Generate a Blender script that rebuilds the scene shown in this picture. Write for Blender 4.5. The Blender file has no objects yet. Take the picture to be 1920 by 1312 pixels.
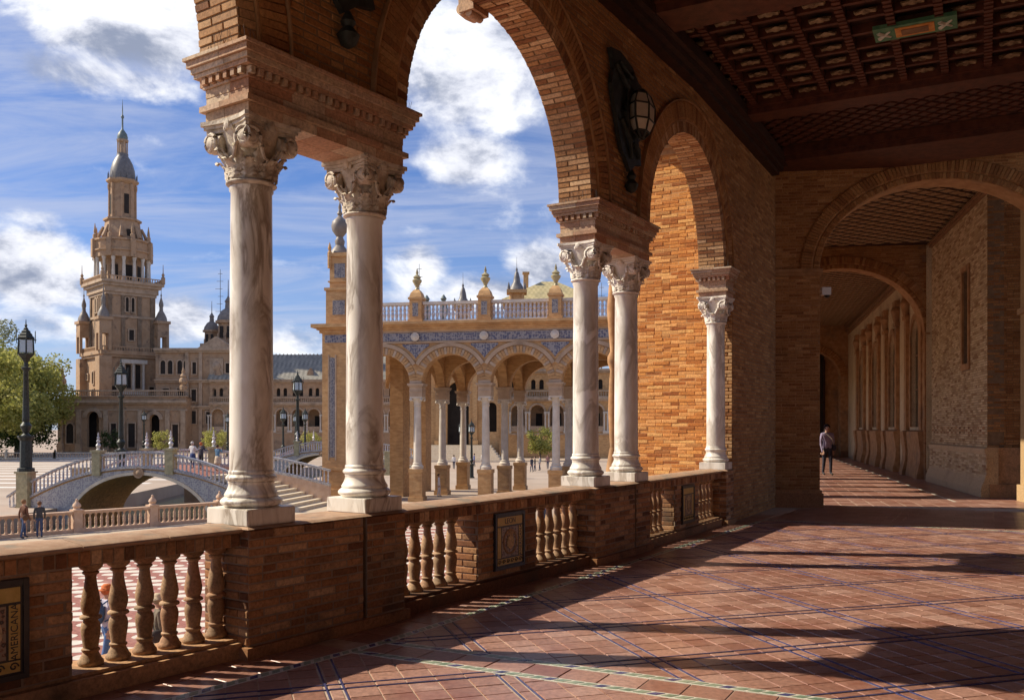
import bpy, bmesh, math, random
import numpy as np
from mathutils import Vector, Matrix
from mathutils.geometry import tessellate_polygon

R = math.radians
sin, cos, pi = math.sin, math.cos, math.pi
random.seed(7)
SC = bpy.context.scene
COL = SC.collection

# ------------------------------------------------------------------ camera
FPX, CX, HY, EYE = 1700.0, 960.0, 803.0, 1.55
cam = bpy.data.cameras.new('camera')
cam.sensor_width = 36.0
cam.lens = FPX / 1920 * 36.0
cam.shift_y = (HY - 656) / 1920.0
cam.clip_start, cam.clip_end = 0.05, 6000
camo = bpy.data.objects.new('camera', cam)
COL.objects.link(camo)
camo.location = (0, 0, EYE)
camo.rotation_euler = (R(90), 0, 0)
SC.camera = camo

# ------------------------------------------------------------------ sun
SUN_EL, SUN_DIR = R(40.8), R(-8.0)          # light travels towards +x, a little towards the camera
Lv = Vector((cos(SUN_EL) * cos(SUN_DIR), cos(SUN_EL) * sin(SUN_DIR), -sin(SUN_EL)))
sun = bpy.data.lights.new('sun', 'SUN')
sun.energy, sun.angle, sun.color = 5.0, R(0.6), (1.0, 0.88, 0.69)
suno = bpy.data.objects.new('sun', sun)
COL.objects.link(suno)
suno.rotation_euler = Lv.to_track_quat('-Z', 'Y').to_euler()
suno.location = (-60, 8, 60)

# ------------------------------------------------------------------ world: sky with clouds
W = bpy.data.worlds.new('World')
SC.world = W
W.use_nodes = True
nt = W.node_tree
nt.nodes.clear()


def N(tree, typ, **kw):
    n = tree.nodes.new(typ)
    for k, v in kw.items():
        if k == 'inp':
            for a, b in v.items():
                n.inputs[a].default_value = b
        else:
            setattr(n, k, v)
    return n


def ramp(tree, stops, interp='LINEAR'):
    r = tree.nodes.new('ShaderNodeValToRGB')
    r.color_ramp.interpolation = interp
    el = r.color_ramp.elements
    while len(el) > 1:
        el.remove(el[-1])
    el[0].position = stops[0][0]
    el[0].color = stops[0][1] if len(stops[0][1]) == 4 else (*stops[0][1], 1)
    for p, c in stops[1:]:
        e = el.new(p)
        e.color = c if len(c) == 4 else (*c, 1)
    return r


out = N(nt, 'ShaderNodeOutputWorld')
bg = N(nt, 'ShaderNodeBackground', inp={'Strength': 0.094})
sky = N(nt, 'ShaderNodeTexSky', sky_type='NISHITA', sun_disc=False, sun_elevation=SUN_EL,
        sun_rotation=R(-83.5), altitude=0, air_density=1.0, dust_density=0.4, ozone_density=3.0)
tc = N(nt, 'ShaderNodeTexCoord')
sep = N(nt, 'ShaderNodeSeparateXYZ')
nt.links.new(tc.outputs['Generated'], sep.inputs[0])
zc = N(nt, 'ShaderNodeMath', operation='MAXIMUM', inp={1: 0.0})
nt.links.new(sep.outputs['Z'], zc.inputs[0])
za = N(nt, 'ShaderNodeMath', operation='ADD', inp={1: 0.16})
nt.links.new(zc.outputs[0], za.inputs[0])
dx = N(nt, 'ShaderNodeMath', operation='DIVIDE')
dy = N(nt, 'ShaderNodeMath', operation='DIVIDE')
nt.links.new(sep.outputs['X'], dx.inputs[0]); nt.links.new(za.outputs[0], dx.inputs[1])
nt.links.new(sep.outputs['Y'], dy.inputs[0]); nt.links.new(za.outputs[0], dy.inputs[1])
cmb = N(nt, 'ShaderNodeCombineXYZ')
nt.links.new(dx.outputs[0], cmb.inputs[0]); nt.links.new(dy.outputs[0], cmb.inputs[1])


def sky_noise(scale_xyz, loc, nscale, detail, rough, dist, lo, hi):
    mp = N(nt, 'ShaderNodeMapping')
    mp.inputs['Scale'].default_value = scale_xyz
    mp.inputs['Location'].default_value = loc
    nt.links.new(cmb.outputs[0], mp.inputs[0])
    no = N(nt, 'ShaderNodeTexNoise', inp={'Scale': nscale, 'Detail': detail, 'Roughness': rough, 'Distortion': dist})
    nt.links.new(mp.outputs[0], no.inputs['Vector'])
    mr = N(nt, 'ShaderNodeMapRange', interpolation_type='SMOOTHSTEP', inp={'From Min': lo, 'From Max': hi})
    nt.links.new(no.outputs['Fac'], mr.inputs['Value'])
    return mr.outputs[0]


cirrus = sky_noise((0.50, 1.7, 1), (3.1, 0.7, 0), 1.6, 10, 0.64, 1.1, 0.30, 0.66)


def dir_noise(off, sc, detail, rough, dist):
    mp = N(nt, 'ShaderNodeMapping')
    mp.inputs['Scale'].default_value = sc
    mp.inputs['Location'].default_value = off
    nt.links.new(tc.outputs['Generated'], mp.inputs[0])
    no = N(nt, 'ShaderNodeTexNoise', inp={'Scale': 1.0, 'Detail': detail, 'Roughness': rough, 'Distortion': dist})
    nt.links.new(mp.outputs[0], no.inputs['Vector'])
    return no.outputs['Fac']


def addv(a, b, op='ADD'):
    m_ = N(nt, 'ShaderNodeMath', operation=op)
    for k, v in ((0, a), (1, b)):
        if isinstance(v, (int, float)):
            m_.inputs[k].default_value = v
        else:
            nt.links.new(v, m_.inputs[k])
    return m_.outputs[0]


def smooth(v, lo, hi, to=1.0):
    m_ = N(nt, 'ShaderNodeMapRange', interpolation_type='SMOOTHSTEP', inp={'From Min': lo, 'From Max': hi, 'To Max': to})
    nt.links.new(v, m_.inputs['Value'])
    return m_.outputs[0]


# cloud banks standing in the sky: direction (x, y, z), angular half-widths across and up
BANKS = [((-0.348, 0.857, 0.380), 0.116, 0.053, 0.44),
         ((-0.389, 0.860, 0.330), 0.131, 0.025, 0.32),
         ((-0.038, 0.925, 0.377), 0.114, 0.082, 0.42),
         ((-0.051, 0.958, 0.283), 0.073, 0.039, 0.35),
         ((-0.466, 0.871, 0.155), 0.072, 0.056, 0.50),
         ((-0.345, 0.932, 0.111), 0.077, 0.036, 0.41),
         ((-0.098, 0.980, 0.175), 0.043, 0.043, 0.38),
         ((0.032, 0.984, 0.173), 0.052, 0.035, 0.41),
         ((-0.029, 0.988, 0.150), 0.110, 0.029, 0.36),
         ((-0.228, 0.969, 0.093), 0.137, 0.026, 0.31),
         ((-0.449, 0.888, 0.101), 0.089, 0.023, 0.28),
         ((-0.459, 0.867, 0.195), 0.046, 0.023, 0.28),
         ((0.75, 0.6, 0.3), .3, .1, .25),
         ((-0.7, -0.5, 0.4), .35, .12, .25),
         ((0.4, -0.8, 0.3), .4, .1, .25)]
bank = None
for (c, wx, wz, amt) in BANKS:
    cv = Vector(c).normalized()
    sb_ = N(nt, 'ShaderNodeVectorMath', operation='SUBTRACT')
    sb_.inputs[1].default_value = cv
    nt.links.new(tc.outputs['Generated'], sb_.inputs[0])
    ml = N(nt, 'ShaderNodeVectorMath', operation='MULTIPLY')
    ml.inputs[1].default_value = (1 / wx, 1 / (wx * 1.6), 1 / wz)
    nt.links.new(sb_.outputs[0], ml.inputs[0])
    ln_ = N(nt, 'ShaderNodeVectorMath', operation='LENGTH')
    nt.links.new(ml.outputs[0], ln_.inputs[0])
    w_ = N(nt, 'ShaderNodeMapRange', interpolation_type='SMOOTHSTEP', inp={'From Min': 1.35, 'From Max': 0.1, 'To Max': amt})
    nt.links.new(ln_.outputs['Value'], w_.inputs['Value'])
    bank = w_.outputs[0] if bank is None else addv(bank, w_.outputs[0], 'MAXIMUM')
cn = dir_noise((2.3, 0.4, 1.7), (8.5, 8.5, 15), 12, 0.60, 0.25)
cn2 = dir_noise((2.3 + .16, 0.4, 1.7 + .42), (8.5, 8.5, 15), 9, 0.60, 0.25)
cumulus = smooth(addv(cn, bank), 0.60, 0.88)
shade = smooth(addv(addv(cn2, cn, 'SUBTRACT'), addv(bank, 0.34, 'MULTIPLY')), -0.06, 0.30)
veil = N(nt, 'ShaderNodeMapRange', interpolation_type='SMOOTHSTEP', inp={'From Min': 0.26, 'From Max': -0.02, 'To Max': 0.45})
nt.links.new(sep.outputs['Z'], veil.inputs['Value'])
cl_col = ramp(nt, [(0.0, (9.4, 9.5, 9.7)), (0.5, (6.8, 7.0, 7.8)), (1.0, (2.6, 3.0, 4.1))])
nt.links.new(shade, cl_col.inputs[0])
tint = N(nt, 'ShaderNodeMix', data_type='RGBA', blend_type='MULTIPLY', inp={0: 1.0})
tint.inputs[7].default_value = (0.58, 0.72, 1.04, 1)
nt.links.new(sky.outputs[0], tint.inputs[6])
m1 = N(nt, 'ShaderNodeMix', data_type='RGBA')
mx = addv(addv(cirrus, 0.60, 'MULTIPLY'), veil.outputs[0], 'MAXIMUM')
nt.links.new(mx, m1.inputs[0])
nt.links.new(tint.outputs[2], m1.inputs[6])
m1.inputs[7].default_value = (4.9, 5.3, 6.7, 1)
m2 = N(nt, 'ShaderNodeMix', data_type='RGBA')
nt.links.new(cumulus, m2.inputs[0]); nt.links.new(m1.outputs[2], m2.inputs[6]); nt.links.new(cl_col.outputs[0], m2.inputs[7])
nt.links.new(m2.outputs[2], bg.inputs['Color'])
nt.links.new(bg.outputs[0], out.inputs[0])

SC.view_settings.view_transform = 'Standard'
SC.view_settings.look = 'None'
SC.view_settings.exposure = 0.38
SC.view_settings.gamma = 1.0
SC.view_settings.use_curve_mapping = False
SC.render.engine = 'CYCLES'
SC.cycles.max_bounces = 8
SC.cycles.diffuse_bounces = 5
SC.cycles.use_denoising = True

# ------------------------------------------------------------------ materials
MATS = {}


def new_mat(name):
    m = bpy.data.materials.new(name)
    m.use_nodes = True
    t = m.node_tree
    b = t.nodes['Principled BSDF']
    MATS[name] = m
    return m, t, b


def noise_fac(t, scale, detail=5, rough=0.6, vec=None, dist=0.0):
    n = N(t, 'ShaderNodeTexNoise', inp={'Scale': scale, 'Detail': detail, 'Roughness': rough, 'Distortion': dist})
    if vec is None:
        g = N(t, 'ShaderNodeNewGeometry')
        vec = g.outputs['Position']
    t.links.new(vec, n.inputs['Vector'])
    return n.outputs['Fac']


def mixc(t, fac, a, b, mode='MIX'):
    m = N(t, 'ShaderNodeMix', data_type='RGBA', blend_type=mode)
    for sock, v in ((m.inputs[0], fac), (m.inputs[6], a), (m.inputs[7], b)):
        if isinstance(v, bpy.types.NodeSocket):
            t.links.new(v, sock)
        elif isinstance(v, (int, float)):
            sock.default_value = v
        else:
            sock.default_value = (*v, 1) if len(v) == 3 else v
    return m.outputs[2]


def rng(t, v, a, b, c=0.0, d=1.0):
    m = N(t, 'ShaderNodeMapRange', inp={'From Min': a, 'From Max': b, 'To Min': c, 'To Max': d})
    t.links.new(v, m.inputs['Value'])
    return m.outputs[0]


def bump(t, b, h, strength=0.3, dist=0.01):
    n = N(t, 'ShaderNodeBump', inp={'Strength': strength, 'Distance': dist})
    t.links.new(h, n.inputs['Height'])
    t.links.new(n.outputs[0], b.inputs['Normal'])


def island_rand(t):
    g = N(t, 'ShaderNodeNewGeometry')
    o = N(t, 'ShaderNodeObjectInfo')
    a = N(t, 'ShaderNodeMath', operation='ADD')
    t.links.new(g.outputs['Random Per Island'], a.inputs[0])
    t.links.new(o.outputs['Random'], a.inputs[1])
    f = N(t, 'ShaderNodeMath', operation='FRACT')
    t.links.new(a.outputs[0], f.inputs[0])
    return f.outputs[0]


def mat_pieces(name, cols, rough=0.85, grime=(0.12, 0.08, 0.05), grime_amt=0.35, grime_scale=0.9, fine=38, bs=0.35, spec=0.3):
    m, t, b = new_mat(name)
    r = ramp(t, [(i / (len(cols) - 1), c) for i, c in enumerate(cols)])
    t.links.new(island_rand(t), r.inputs[0])
    nf = noise_fac(t, fine, 6, 0.7)
    c = mixc(t, 1.0, r.outputs[0], ramp_of(t, nf, [(0.28, (0.48, 0.46, 0.44)), (0.5, (0.92, 0.91, 0.90)), (0.7, (1.25, 1.22, 1.16))]), 'MULTIPLY')
    gf = noise_fac(t, grime_scale, 7, 0.65)
    c = mixc(t, rng(t, gf, 0.50, 0.72, 0, grime_amt), c, grime)
    t.links.new(c, b.inputs['Base Color'])
    b.inputs['Roughness'].default_value = rough
    b.inputs['Specular IOR Level'].default_value = spec
    bump(t, b, nf, bs, 0.006)
    return m


def ramp_of(t, v, stops, interp='LINEAR'):
    r = ramp(t, stops, interp)
    t.links.new(v, r.inputs[0])
    return r.outputs[0]


def mat_noise(name, c1, c2, scale=3.0, rough=0.8, detail=6, lo=0.35, hi=0.65, metal=0.0, bs=0.2, bscale=None, spec=0.35, stain=None, stain_scale=0.6, stain_amt=0.5, stretch=None):
    m, t, b = new_mat(name)
    vec = None
    if stretch:
        g_ = N(t, 'ShaderNodeNewGeometry')
        mp_ = N(t, 'ShaderNodeMapping')
        mp_.inputs['Scale'].default_value = stretch
        t.links.new(g_.outputs['Position'], mp_.inputs[0])
        vec = mp_.outputs[0]
    f = noise_fac(t, scale, detail, 0.62, vec)
    c = ramp_of(t, f, [(lo, c1), (hi, c2)])
    if stain:
        sf = noise_fac(t, stain_scale, 7, 0.65)
        c = mixc(t, rng(t, sf, 0.52, 0.68, 0, stain_amt), c, stain)
    t.links.new(c, b.inputs['Base Color'])
    b.inputs['Roughness'].default_value = rough
    b.inputs['Metallic'].default_value = metal
    b.inputs['Specular IOR Level'].default_value = spec
    if bs:
        bump(t, b, noise_fac(t, bscale or scale * 6, 4, 0.6), bs, 0.01)
    return m


mat_pieces('brick', [(0.34, 0.155, 0.06), (0.58, 0.35, 0.17), (0.26, 0.105, 0.042), (0.50, 0.27, 0.115), (0.72, 0.50, 0.29), (0.40, 0.19, 0.075), (0.62, 0.39, 0.21), (0.22, 0.09, 0.04)])  # paler brick; on soffits and jamb its lightness stands in for sunlight
mat_pieces('brick_wall', [(0.36, 0.165, 0.058), (0.48, 0.245, 0.09), (0.28, 0.12, 0.042), (0.43, 0.205, 0.075), (0.56, 0.32, 0.135), (0.38, 0.175, 0.062), (0.50, 0.265, 0.10), (0.32, 0.135, 0.048)], grime=(0.10, 0.06, 0.035))  # darker, redder copy of the brick, its shade put into the colour
mat_pieces('brick_dado', [(0.22, 0.095, 0.045), (0.48, 0.25, 0.115), (0.30, 0.13, 0.055), (0.56, 0.34, 0.18), (0.16, 0.07, 0.035), (0.40, 0.20, 0.09), (0.62, 0.42, 0.25)],
           grime=(0.075, 0.065, 0.045), grime_amt=0.85, grime_scale=1.7)
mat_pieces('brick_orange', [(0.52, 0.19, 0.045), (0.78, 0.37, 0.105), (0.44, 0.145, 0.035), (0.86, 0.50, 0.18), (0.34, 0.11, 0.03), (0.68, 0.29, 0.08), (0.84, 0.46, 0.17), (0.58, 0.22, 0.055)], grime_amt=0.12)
mat_pieces('brick_pale', [(0.62, 0.46, 0.26), (0.74, 0.58, 0.36), (0.46, 0.31, 0.155), (0.76, 0.60, 0.37), (0.34, 0.19, 0.09), (0.62, 0.46, 0.25)], grime_amt=0.45, grime=(0.24, 0.14, 0.075))
mat_noise('mortar', (0.20, 0.13, 0.07), (0.28, 0.19, 0.11), 9)
mat_noise('mortar_dark', (0.24, 0.175, 0.12), (0.34, 0.26, 0.19), 9)
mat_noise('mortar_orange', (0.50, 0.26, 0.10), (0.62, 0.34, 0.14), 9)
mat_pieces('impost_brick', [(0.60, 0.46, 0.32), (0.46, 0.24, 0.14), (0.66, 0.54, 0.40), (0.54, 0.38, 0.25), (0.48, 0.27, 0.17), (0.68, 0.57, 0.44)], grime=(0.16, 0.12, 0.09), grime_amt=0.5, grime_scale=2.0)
mat_noise('brick_moulding', (0.34, 0.17, 0.07), (0.50, 0.29, 0.135), 5, stain=(0.14, 0.11, 0.08), stain_amt=0.55, stain_scale=1.4)
mat_pieces('terracotta', [(0.40, 0.26, 0.15), (0.48, 0.32, 0.19), (0.36, 0.22, 0.12), (0.44, 0.25, 0.14)], rough=0.75,
           grime=(0.10, 0.08, 0.05), grime_amt=0.7, grime_scale=6, fine=60)
mat_noise('coping', (0.34, 0.20, 0.12), (0.46, 0.31, 0.2), 9, stain=(0.20, 0.18, 0.14), stain_amt=0.9, stain_scale=3.5)


def mat_marble(name, base1, base2, vein, amt, lo=0.5, hi=0.58):
    m, t, b = new_mat(name)
    g = N(t, 'ShaderNodeNewGeometry')
    mp = N(t, 'ShaderNodeMapping')
    mp.inputs['Scale'].default_value = (2.4, 2.4, 0.75)
    mp.inputs['Rotation'].default_value = (0.32, 0.2, 0.3)
    t.links.new(g.outputs['Position'], mp.inputs[0])
    f1 = noise_fac(t, 2.0, 10, 0.60, mp.outputs[0], 1.1)
    f2 = noise_fac(t, 1.3, 5, 0.5, mp.outputs[0], 0.6)
    v1 = ramp_of(t, f1, [(lo - 0.07, (0, 0, 0)), (lo, (1, 1, 1)), (hi, (0.5, 0.5, 0.5)), (hi + 0.1, (0, 0, 0))])
    v2 = ramp_of(t, f2, [(0.40, (0, 0, 0)), (0.56, (1, 1, 1))])
    vv = mixc(t, 1.0, v1, v2, 'MULTIPLY')
    vv = mixc(t, 1.0, vv, (amt, amt, amt), 'MULTIPLY')
    f3 = noise_fac(t, 5, 7, 0.6, mp.outputs[0], 0.5)
    base = ramp_of(t, f3, [(0.3, base1), (0.68, base2)])
    c = mixc(t, vv, base, vein)
    t.links.new(c, b.inputs['Base Color'])
    b.inputs['Roughness'].default_value = 0.42
    bump(t, b, f3, 0.05, 0.004)
    return m


mat_marble('marble_veined', (0.73, 0.67, 0.56), (0.88, 0.85, 0.76), (0.25, 0.185, 0.12), 0.80, 0.50, 0.56)
mat_marble('marble_white', (0.76, 0.71, 0.62), (0.86, 0.83, 0.76), (0.40, 0.35, 0.28), 0.75, 0.48, 0.58)
mat_noise('carved_stone', (0.48, 0.41, 0.32), (0.74, 0.67, 0.56), 14, rough=0.7, stain=(0.24, 0.19, 0.14), stain_scale=9, stain_amt=0.8, bs=0.4, bscale=60)
mat_noise('carved_white', (0.66, 0.60, 0.52), (0.82, 0.78, 0.71), 14, rough=0.65, stain=(0.34, 0.27, 0.2), stain_scale=9, stain_amt=0.5, bs=0.3, bscale=60)

mat_pieces('floor_tile', [(0.325, 0.172, 0.13), (0.415, 0.235, 0.182), (0.27, 0.135, 0.102), (0.365, 0.198, 0.153), (0.455, 0.28, 0.228)], rough=0.32,
           grime=(0.20, 0.062, 0.038), grime_amt=0.85, grime_scale=1.3, fine=26, bs=0.12, spec=0.4)
mat_noise('grout', (0.40, 0.30, 0.22), (0.52, 0.41, 0.32), 12, rough=0.9)
mat_noise('tile_blue', (0.04, 0.042, 0.12), (0.085, 0.088, 0.20), 14, rough=0.25)
mat_noise('tile_white', (0.50, 0.48, 0.40), (0.66, 0.64, 0.55), 20, rough=0.3)
mat_noise('tile_green', (0.12, 0.19, 0.13), (0.30, 0.35, 0.25), 8, rough=0.28)
mat_noise('wood', (0.028, 0.012, 0.008), (0.060, 0.024, 0.014), 7, rough=0.55, bs=0.2)
mat_noise('wood_red', (0.066, 0.022, 0.013), (0.14, 0.046, 0.024), 7, rough=0.5, bs=0.2)
mat_noise('wood_light', (0.20, 0.105, 0.05), (0.30, 0.17, 0.085), 6, rough=0.6)
mat_noise('gilt', (0.09, 0.05, 0.025), (0.40, 0.29, 0.17), 12, rough=0.5)
mat_noise('paint_green', (0.05, 0.16, 0.09), (0.12, 0.27, 0.14), 9, rough=0.5)
mat_noise('paint_orange', (0.56, 0.20, 0.04), (0.72, 0.34, 0.09), 12, rough=0.5)
mat_noise('lozenge_plaster', (0.28, 0.17, 0.085), (0.40, 0.26, 0.14), 12, rough=0.8)
mat_noise('iron', (0.022, 0.026, 0.024), (0.055, 0.062, 0.055), 9, rough=0.5, metal=0.3)
mat_noise('wire', (0.10, 0.09, 0.08), (0.16, 0.14, 0.12), 9, rough=0.6)
mat_noise('tile_yellow', (0.52, 0.36, 0.09), (0.66, 0.47, 0.15), 16, rough=0.35)
mat_noise('tile_dark', (0.025, 0.025, 0.03), (0.06, 0.055, 0.05), 10, rough=0.3)
mat_noise('white_plastic', (0.7, 0.68, 0.64), (0.78, 0.76, 0.72), 5, rough=0.4, bs=0)


def mat_azulejo(name, scale, dark=(0.045, 0.06, 0.24), light=(0.55, 0.55, 0.58), third=(0.36, 0.22, 0.10)):
    m, t, b = new_mat(name)
    g = N(t, 'ShaderNodeNewGeometry')
    v = N(t, 'ShaderNodeTexVoronoi', feature='SMOOTH_F1', inp={'Scale': scale, 'Smoothness': 0.3, 'Randomness': 0.55})
    t.links.new(g.outputs['Position'], v.inputs['Vector'])
    f = noise_fac(t, scale * 2.6, 5, 0.7, None, 1.2)
    a = N(t, 'ShaderNodeMath', operation='ADD')
    t.links.new(v.outputs['Distance'], a.inputs[0]); t.links.new(f, a.inputs[1])
    c = ramp_of(t, a.outputs[0], [(0.55, light), (0.66, dark), (0.86, dark), (0.95, third), (1.05, light)])
    t.links.new(c, b.inputs['Base Color'])
    b.inputs['Roughness'].default_value = 0.3
    return m


mat_azulejo('azulejo', 6.5, (0.06, 0.065, 0.13), (0.27, 0.25, 0.25), (0.17, 0.14, 0.14))
mat_azulejo('azulejo_fine', 9, (0.08, 0.085, 0.13), (0.27, 0.25, 0.24), (0.24, 0.18, 0.12))
mat_azulejo('azulejo_rail', 8.0, (0.25, 0.24, 0.285), (0.46, 0.44, 0.41), (0.36, 0.33, 0.29))
mat_azulejo('heraldry', 34, (0.06, 0.045, 0.04), (0.30, 0.24, 0.17), (0.34, 0.13, 0.06))

# exterior, seen from afar
mat_pieces('far_brick', [(0.46, 0.275, 0.115), (0.54, 0.335, 0.15)], grime=(0.30, 0.18, 0.1), grime_amt=0.5, grime_scale=0.35, fine=5, bs=0.2)
mat_noise('far_stone', (0.34, 0.215, 0.125), (0.49, 0.335, 0.21), 0.5, stain=(0.13, 0.085, 0.06), stain_amt=0.85, stain_scale=0.5, bs=0.8, bscale=2)
mat_noise('far_trim', (0.36, 0.26, 0.175), (0.48, 0.36, 0.255), 1.2, stain=(0.16, 0.115, 0.08), stain_amt=0.6, stain_scale=0.5)
mat_noise('far_orange', (0.42, 0.235, 0.10), (0.60, 0.375, 0.175), 2.2, lo=0.34, hi=0.66, stain=(0.30, 0.17, 0.08), stain_amt=0.6, stain_scale=0.4, bs=0.4, bscale=5, stretch=(1, 1, 2.6))
mat_noise('far_column', (0.50, 0.45, 0.38), (0.62, 0.57, 0.50), 2)
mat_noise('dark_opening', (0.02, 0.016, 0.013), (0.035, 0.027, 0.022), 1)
mat_noise('slate_dome', (0.125, 0.12, 0.12), (0.20, 0.19, 0.185), 1.5, rough=0.45)
mat_noise('pav_brick', (0.36, 0.20, 0.085), (0.53, 0.33, 0.155), 2.2, lo=0.34, hi=0.66, stain=(0.26, 0.15, 0.075), stain_amt=0.6, stain_scale=0.4, bs=0.4, bscale=5, stretch=(1, 1, 2.6))
mat_noise('slate_warm', (0.17, 0.145, 0.125), (0.26, 0.225, 0.195), 1.5, rough=0.5)
mat_noise('copper_green', (0.10, 0.14, 0.14), (0.19, 0.23, 0.22), 2, rough=0.5)
mat_noise('ceramic', (0.42, 0.41, 0.46), (0.64, 0.62, 0.59), 7, rough=0.25, lo=0.42, hi=0.58)
mat_noise('ceramic_gold', (0.26, 0.23, 0.13), (0.44, 0.38, 0.22), 4, rough=0.3)


def mat_roof(name, c1, c2):
    m, t, b = new_mat(name)
    g = N(t, 'ShaderNodeNewGeometry')
    br = N(t, 'ShaderNodeTexChecker', inp={'Scale': 2.2})
    br.inputs[1].default_value = (*c1, 1); br.inputs[2].default_value = (*c2, 1)
    t.links.new(g.outputs['Position'], br.inputs[0])
    f = noise_fac(t, 0.6, 6)
    c = mixc(t, 1.0, br.outputs[0], ramp_of(t, f, [(0.3, (0.7, 0.7, 0.7)), (0.7, (1.15, 1.12, 1.05))]), 'MULTIPLY')
    t.links.new(c, b.inputs['Base Color'])
    b.inputs['Roughness'].default_value = 0.6
    return m


mat_roof('roof_grey', (0.20, 0.19, 0.16), (0.33, 0.31, 0.26))
mat_roof('roof_gold', (0.40, 0.34, 0.17), (0.52, 0.44, 0.24))
mat_noise('plaza_paving', (0.36, 0.28, 0.215), (0.44, 0.355, 0.28), 0.35, stain=(0.42, 0.30, 0.23), stain_scale=0.12, stain_amt=0.7, bs=0.1)
mat_noise('walk_paving', (0.46, 0.36, 0.25), (0.55, 0.45, 0.33), 1.2, bs=0.2)
mat_pieces('red_paving', [(0.34, 0.14, 0.11), (0.40, 0.18, 0.14), (0.30, 0.12, 0.095)], fine=9, grime_amt=0.3, grime=(0.5, 0.36, 0.3), grime_scale=1.2)
mat_noise('pale_inlay', (0.56, 0.50, 0.42), (0.68, 0.62, 0.54), 4)
mat_noise('stripe_paving', (0.66, 0.63, 0.58), (0.76, 0.73, 0.68), 1)
mat_noise('pink_stone', (0.50, 0.33, 0.22), (0.60, 0.43, 0.31), 3)
mat_noise('step_stone', (0.66, 0.54, 0.38), (0.76, 0.66, 0.50), 3)
mat_noise('bark', (0.10, 0.075, 0.05), (0.2, 0.155, 0.11), 3)
mat_pieces('leaf_spring', [(0.36, 0.36, 0.09), (0.52, 0.51, 0.14), (0.26, 0.29, 0.07), (0.60, 0.57, 0.20)], rough=0.6, grime_amt=0.0, bs=0)
mat_pieces('leaf_dark', [(0.045, 0.085, 0.022), (0.08, 0.13, 0.035), (0.035, 0.065, 0.02)], rough=0.6, grime_amt=0.0, bs=0)
mat_pieces('leaf_grey', [(0.22, 0.25, 0.15), (0.30, 0.32, 0.2), (0.17, 0.2, 0.11)], rough=0.6, grime_amt=0.0, bs=0)

for nm in ('leaf_spring', 'leaf_grey', 'leaf_dark'):
    t = MATS[nm].node_tree
    pb = t.nodes['Principled BSDF']
    src = pb.inputs['Base Color'].links[0].from_socket
    tr_ = N(t, 'ShaderNodeBsdfTranslucent')
    t.links.new(src, tr_.inputs[0])
    ms = N(t, 'ShaderNodeMixShader', inp={0: 0.42})
    t.links.new(pb.outputs[0], ms.inputs[1]); t.links.new(tr_.outputs[0], ms.inputs[2])
    t.links.new(ms.outputs[0], t.nodes['Material Output'].inputs[0])

m, t, b = new_mat('water')
b.inputs['Base Color'].default_value = (0.03, 0.045, 0.03, 1)
b.inputs['Roughness'].default_value = 0.06
bump(t, b, noise_fac(t, 2.0, 4), 0.25, 0.05)
m, t, b = new_mat('glass_pale')
t.links.new(ramp_of(t, noise_fac(t, 6, 3), [(0.3, (0.50, 0.44, 0.34)), (0.7, (0.64, 0.58, 0.47))]), b.inputs['Base Color'])
b.inputs['Roughness'].default_value = 0.15
m, t, b = new_mat('glass_dark')
b.inputs['Base Color'].default_value = (0.018, 0.016, 0.014, 1)
b.inputs['Roughness'].default_value = 0.12
m, t, b = new_mat('lamp_glass')
b.inputs['Base Color'].default_value = (0.62, 0.68, 0.70, 1)
b.inputs['Roughness'].default_value = 0.1
b.inputs['Transmission Weight'].default_value = 0.35


def cloth(name, c):
    if name not in MATS:
        mat_noise(name, tuple(x * 0.8 for x in c), tuple(min(1, x * 1.15) for x in c), 9, rough=0.85, bs=0.2)
    return name


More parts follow.
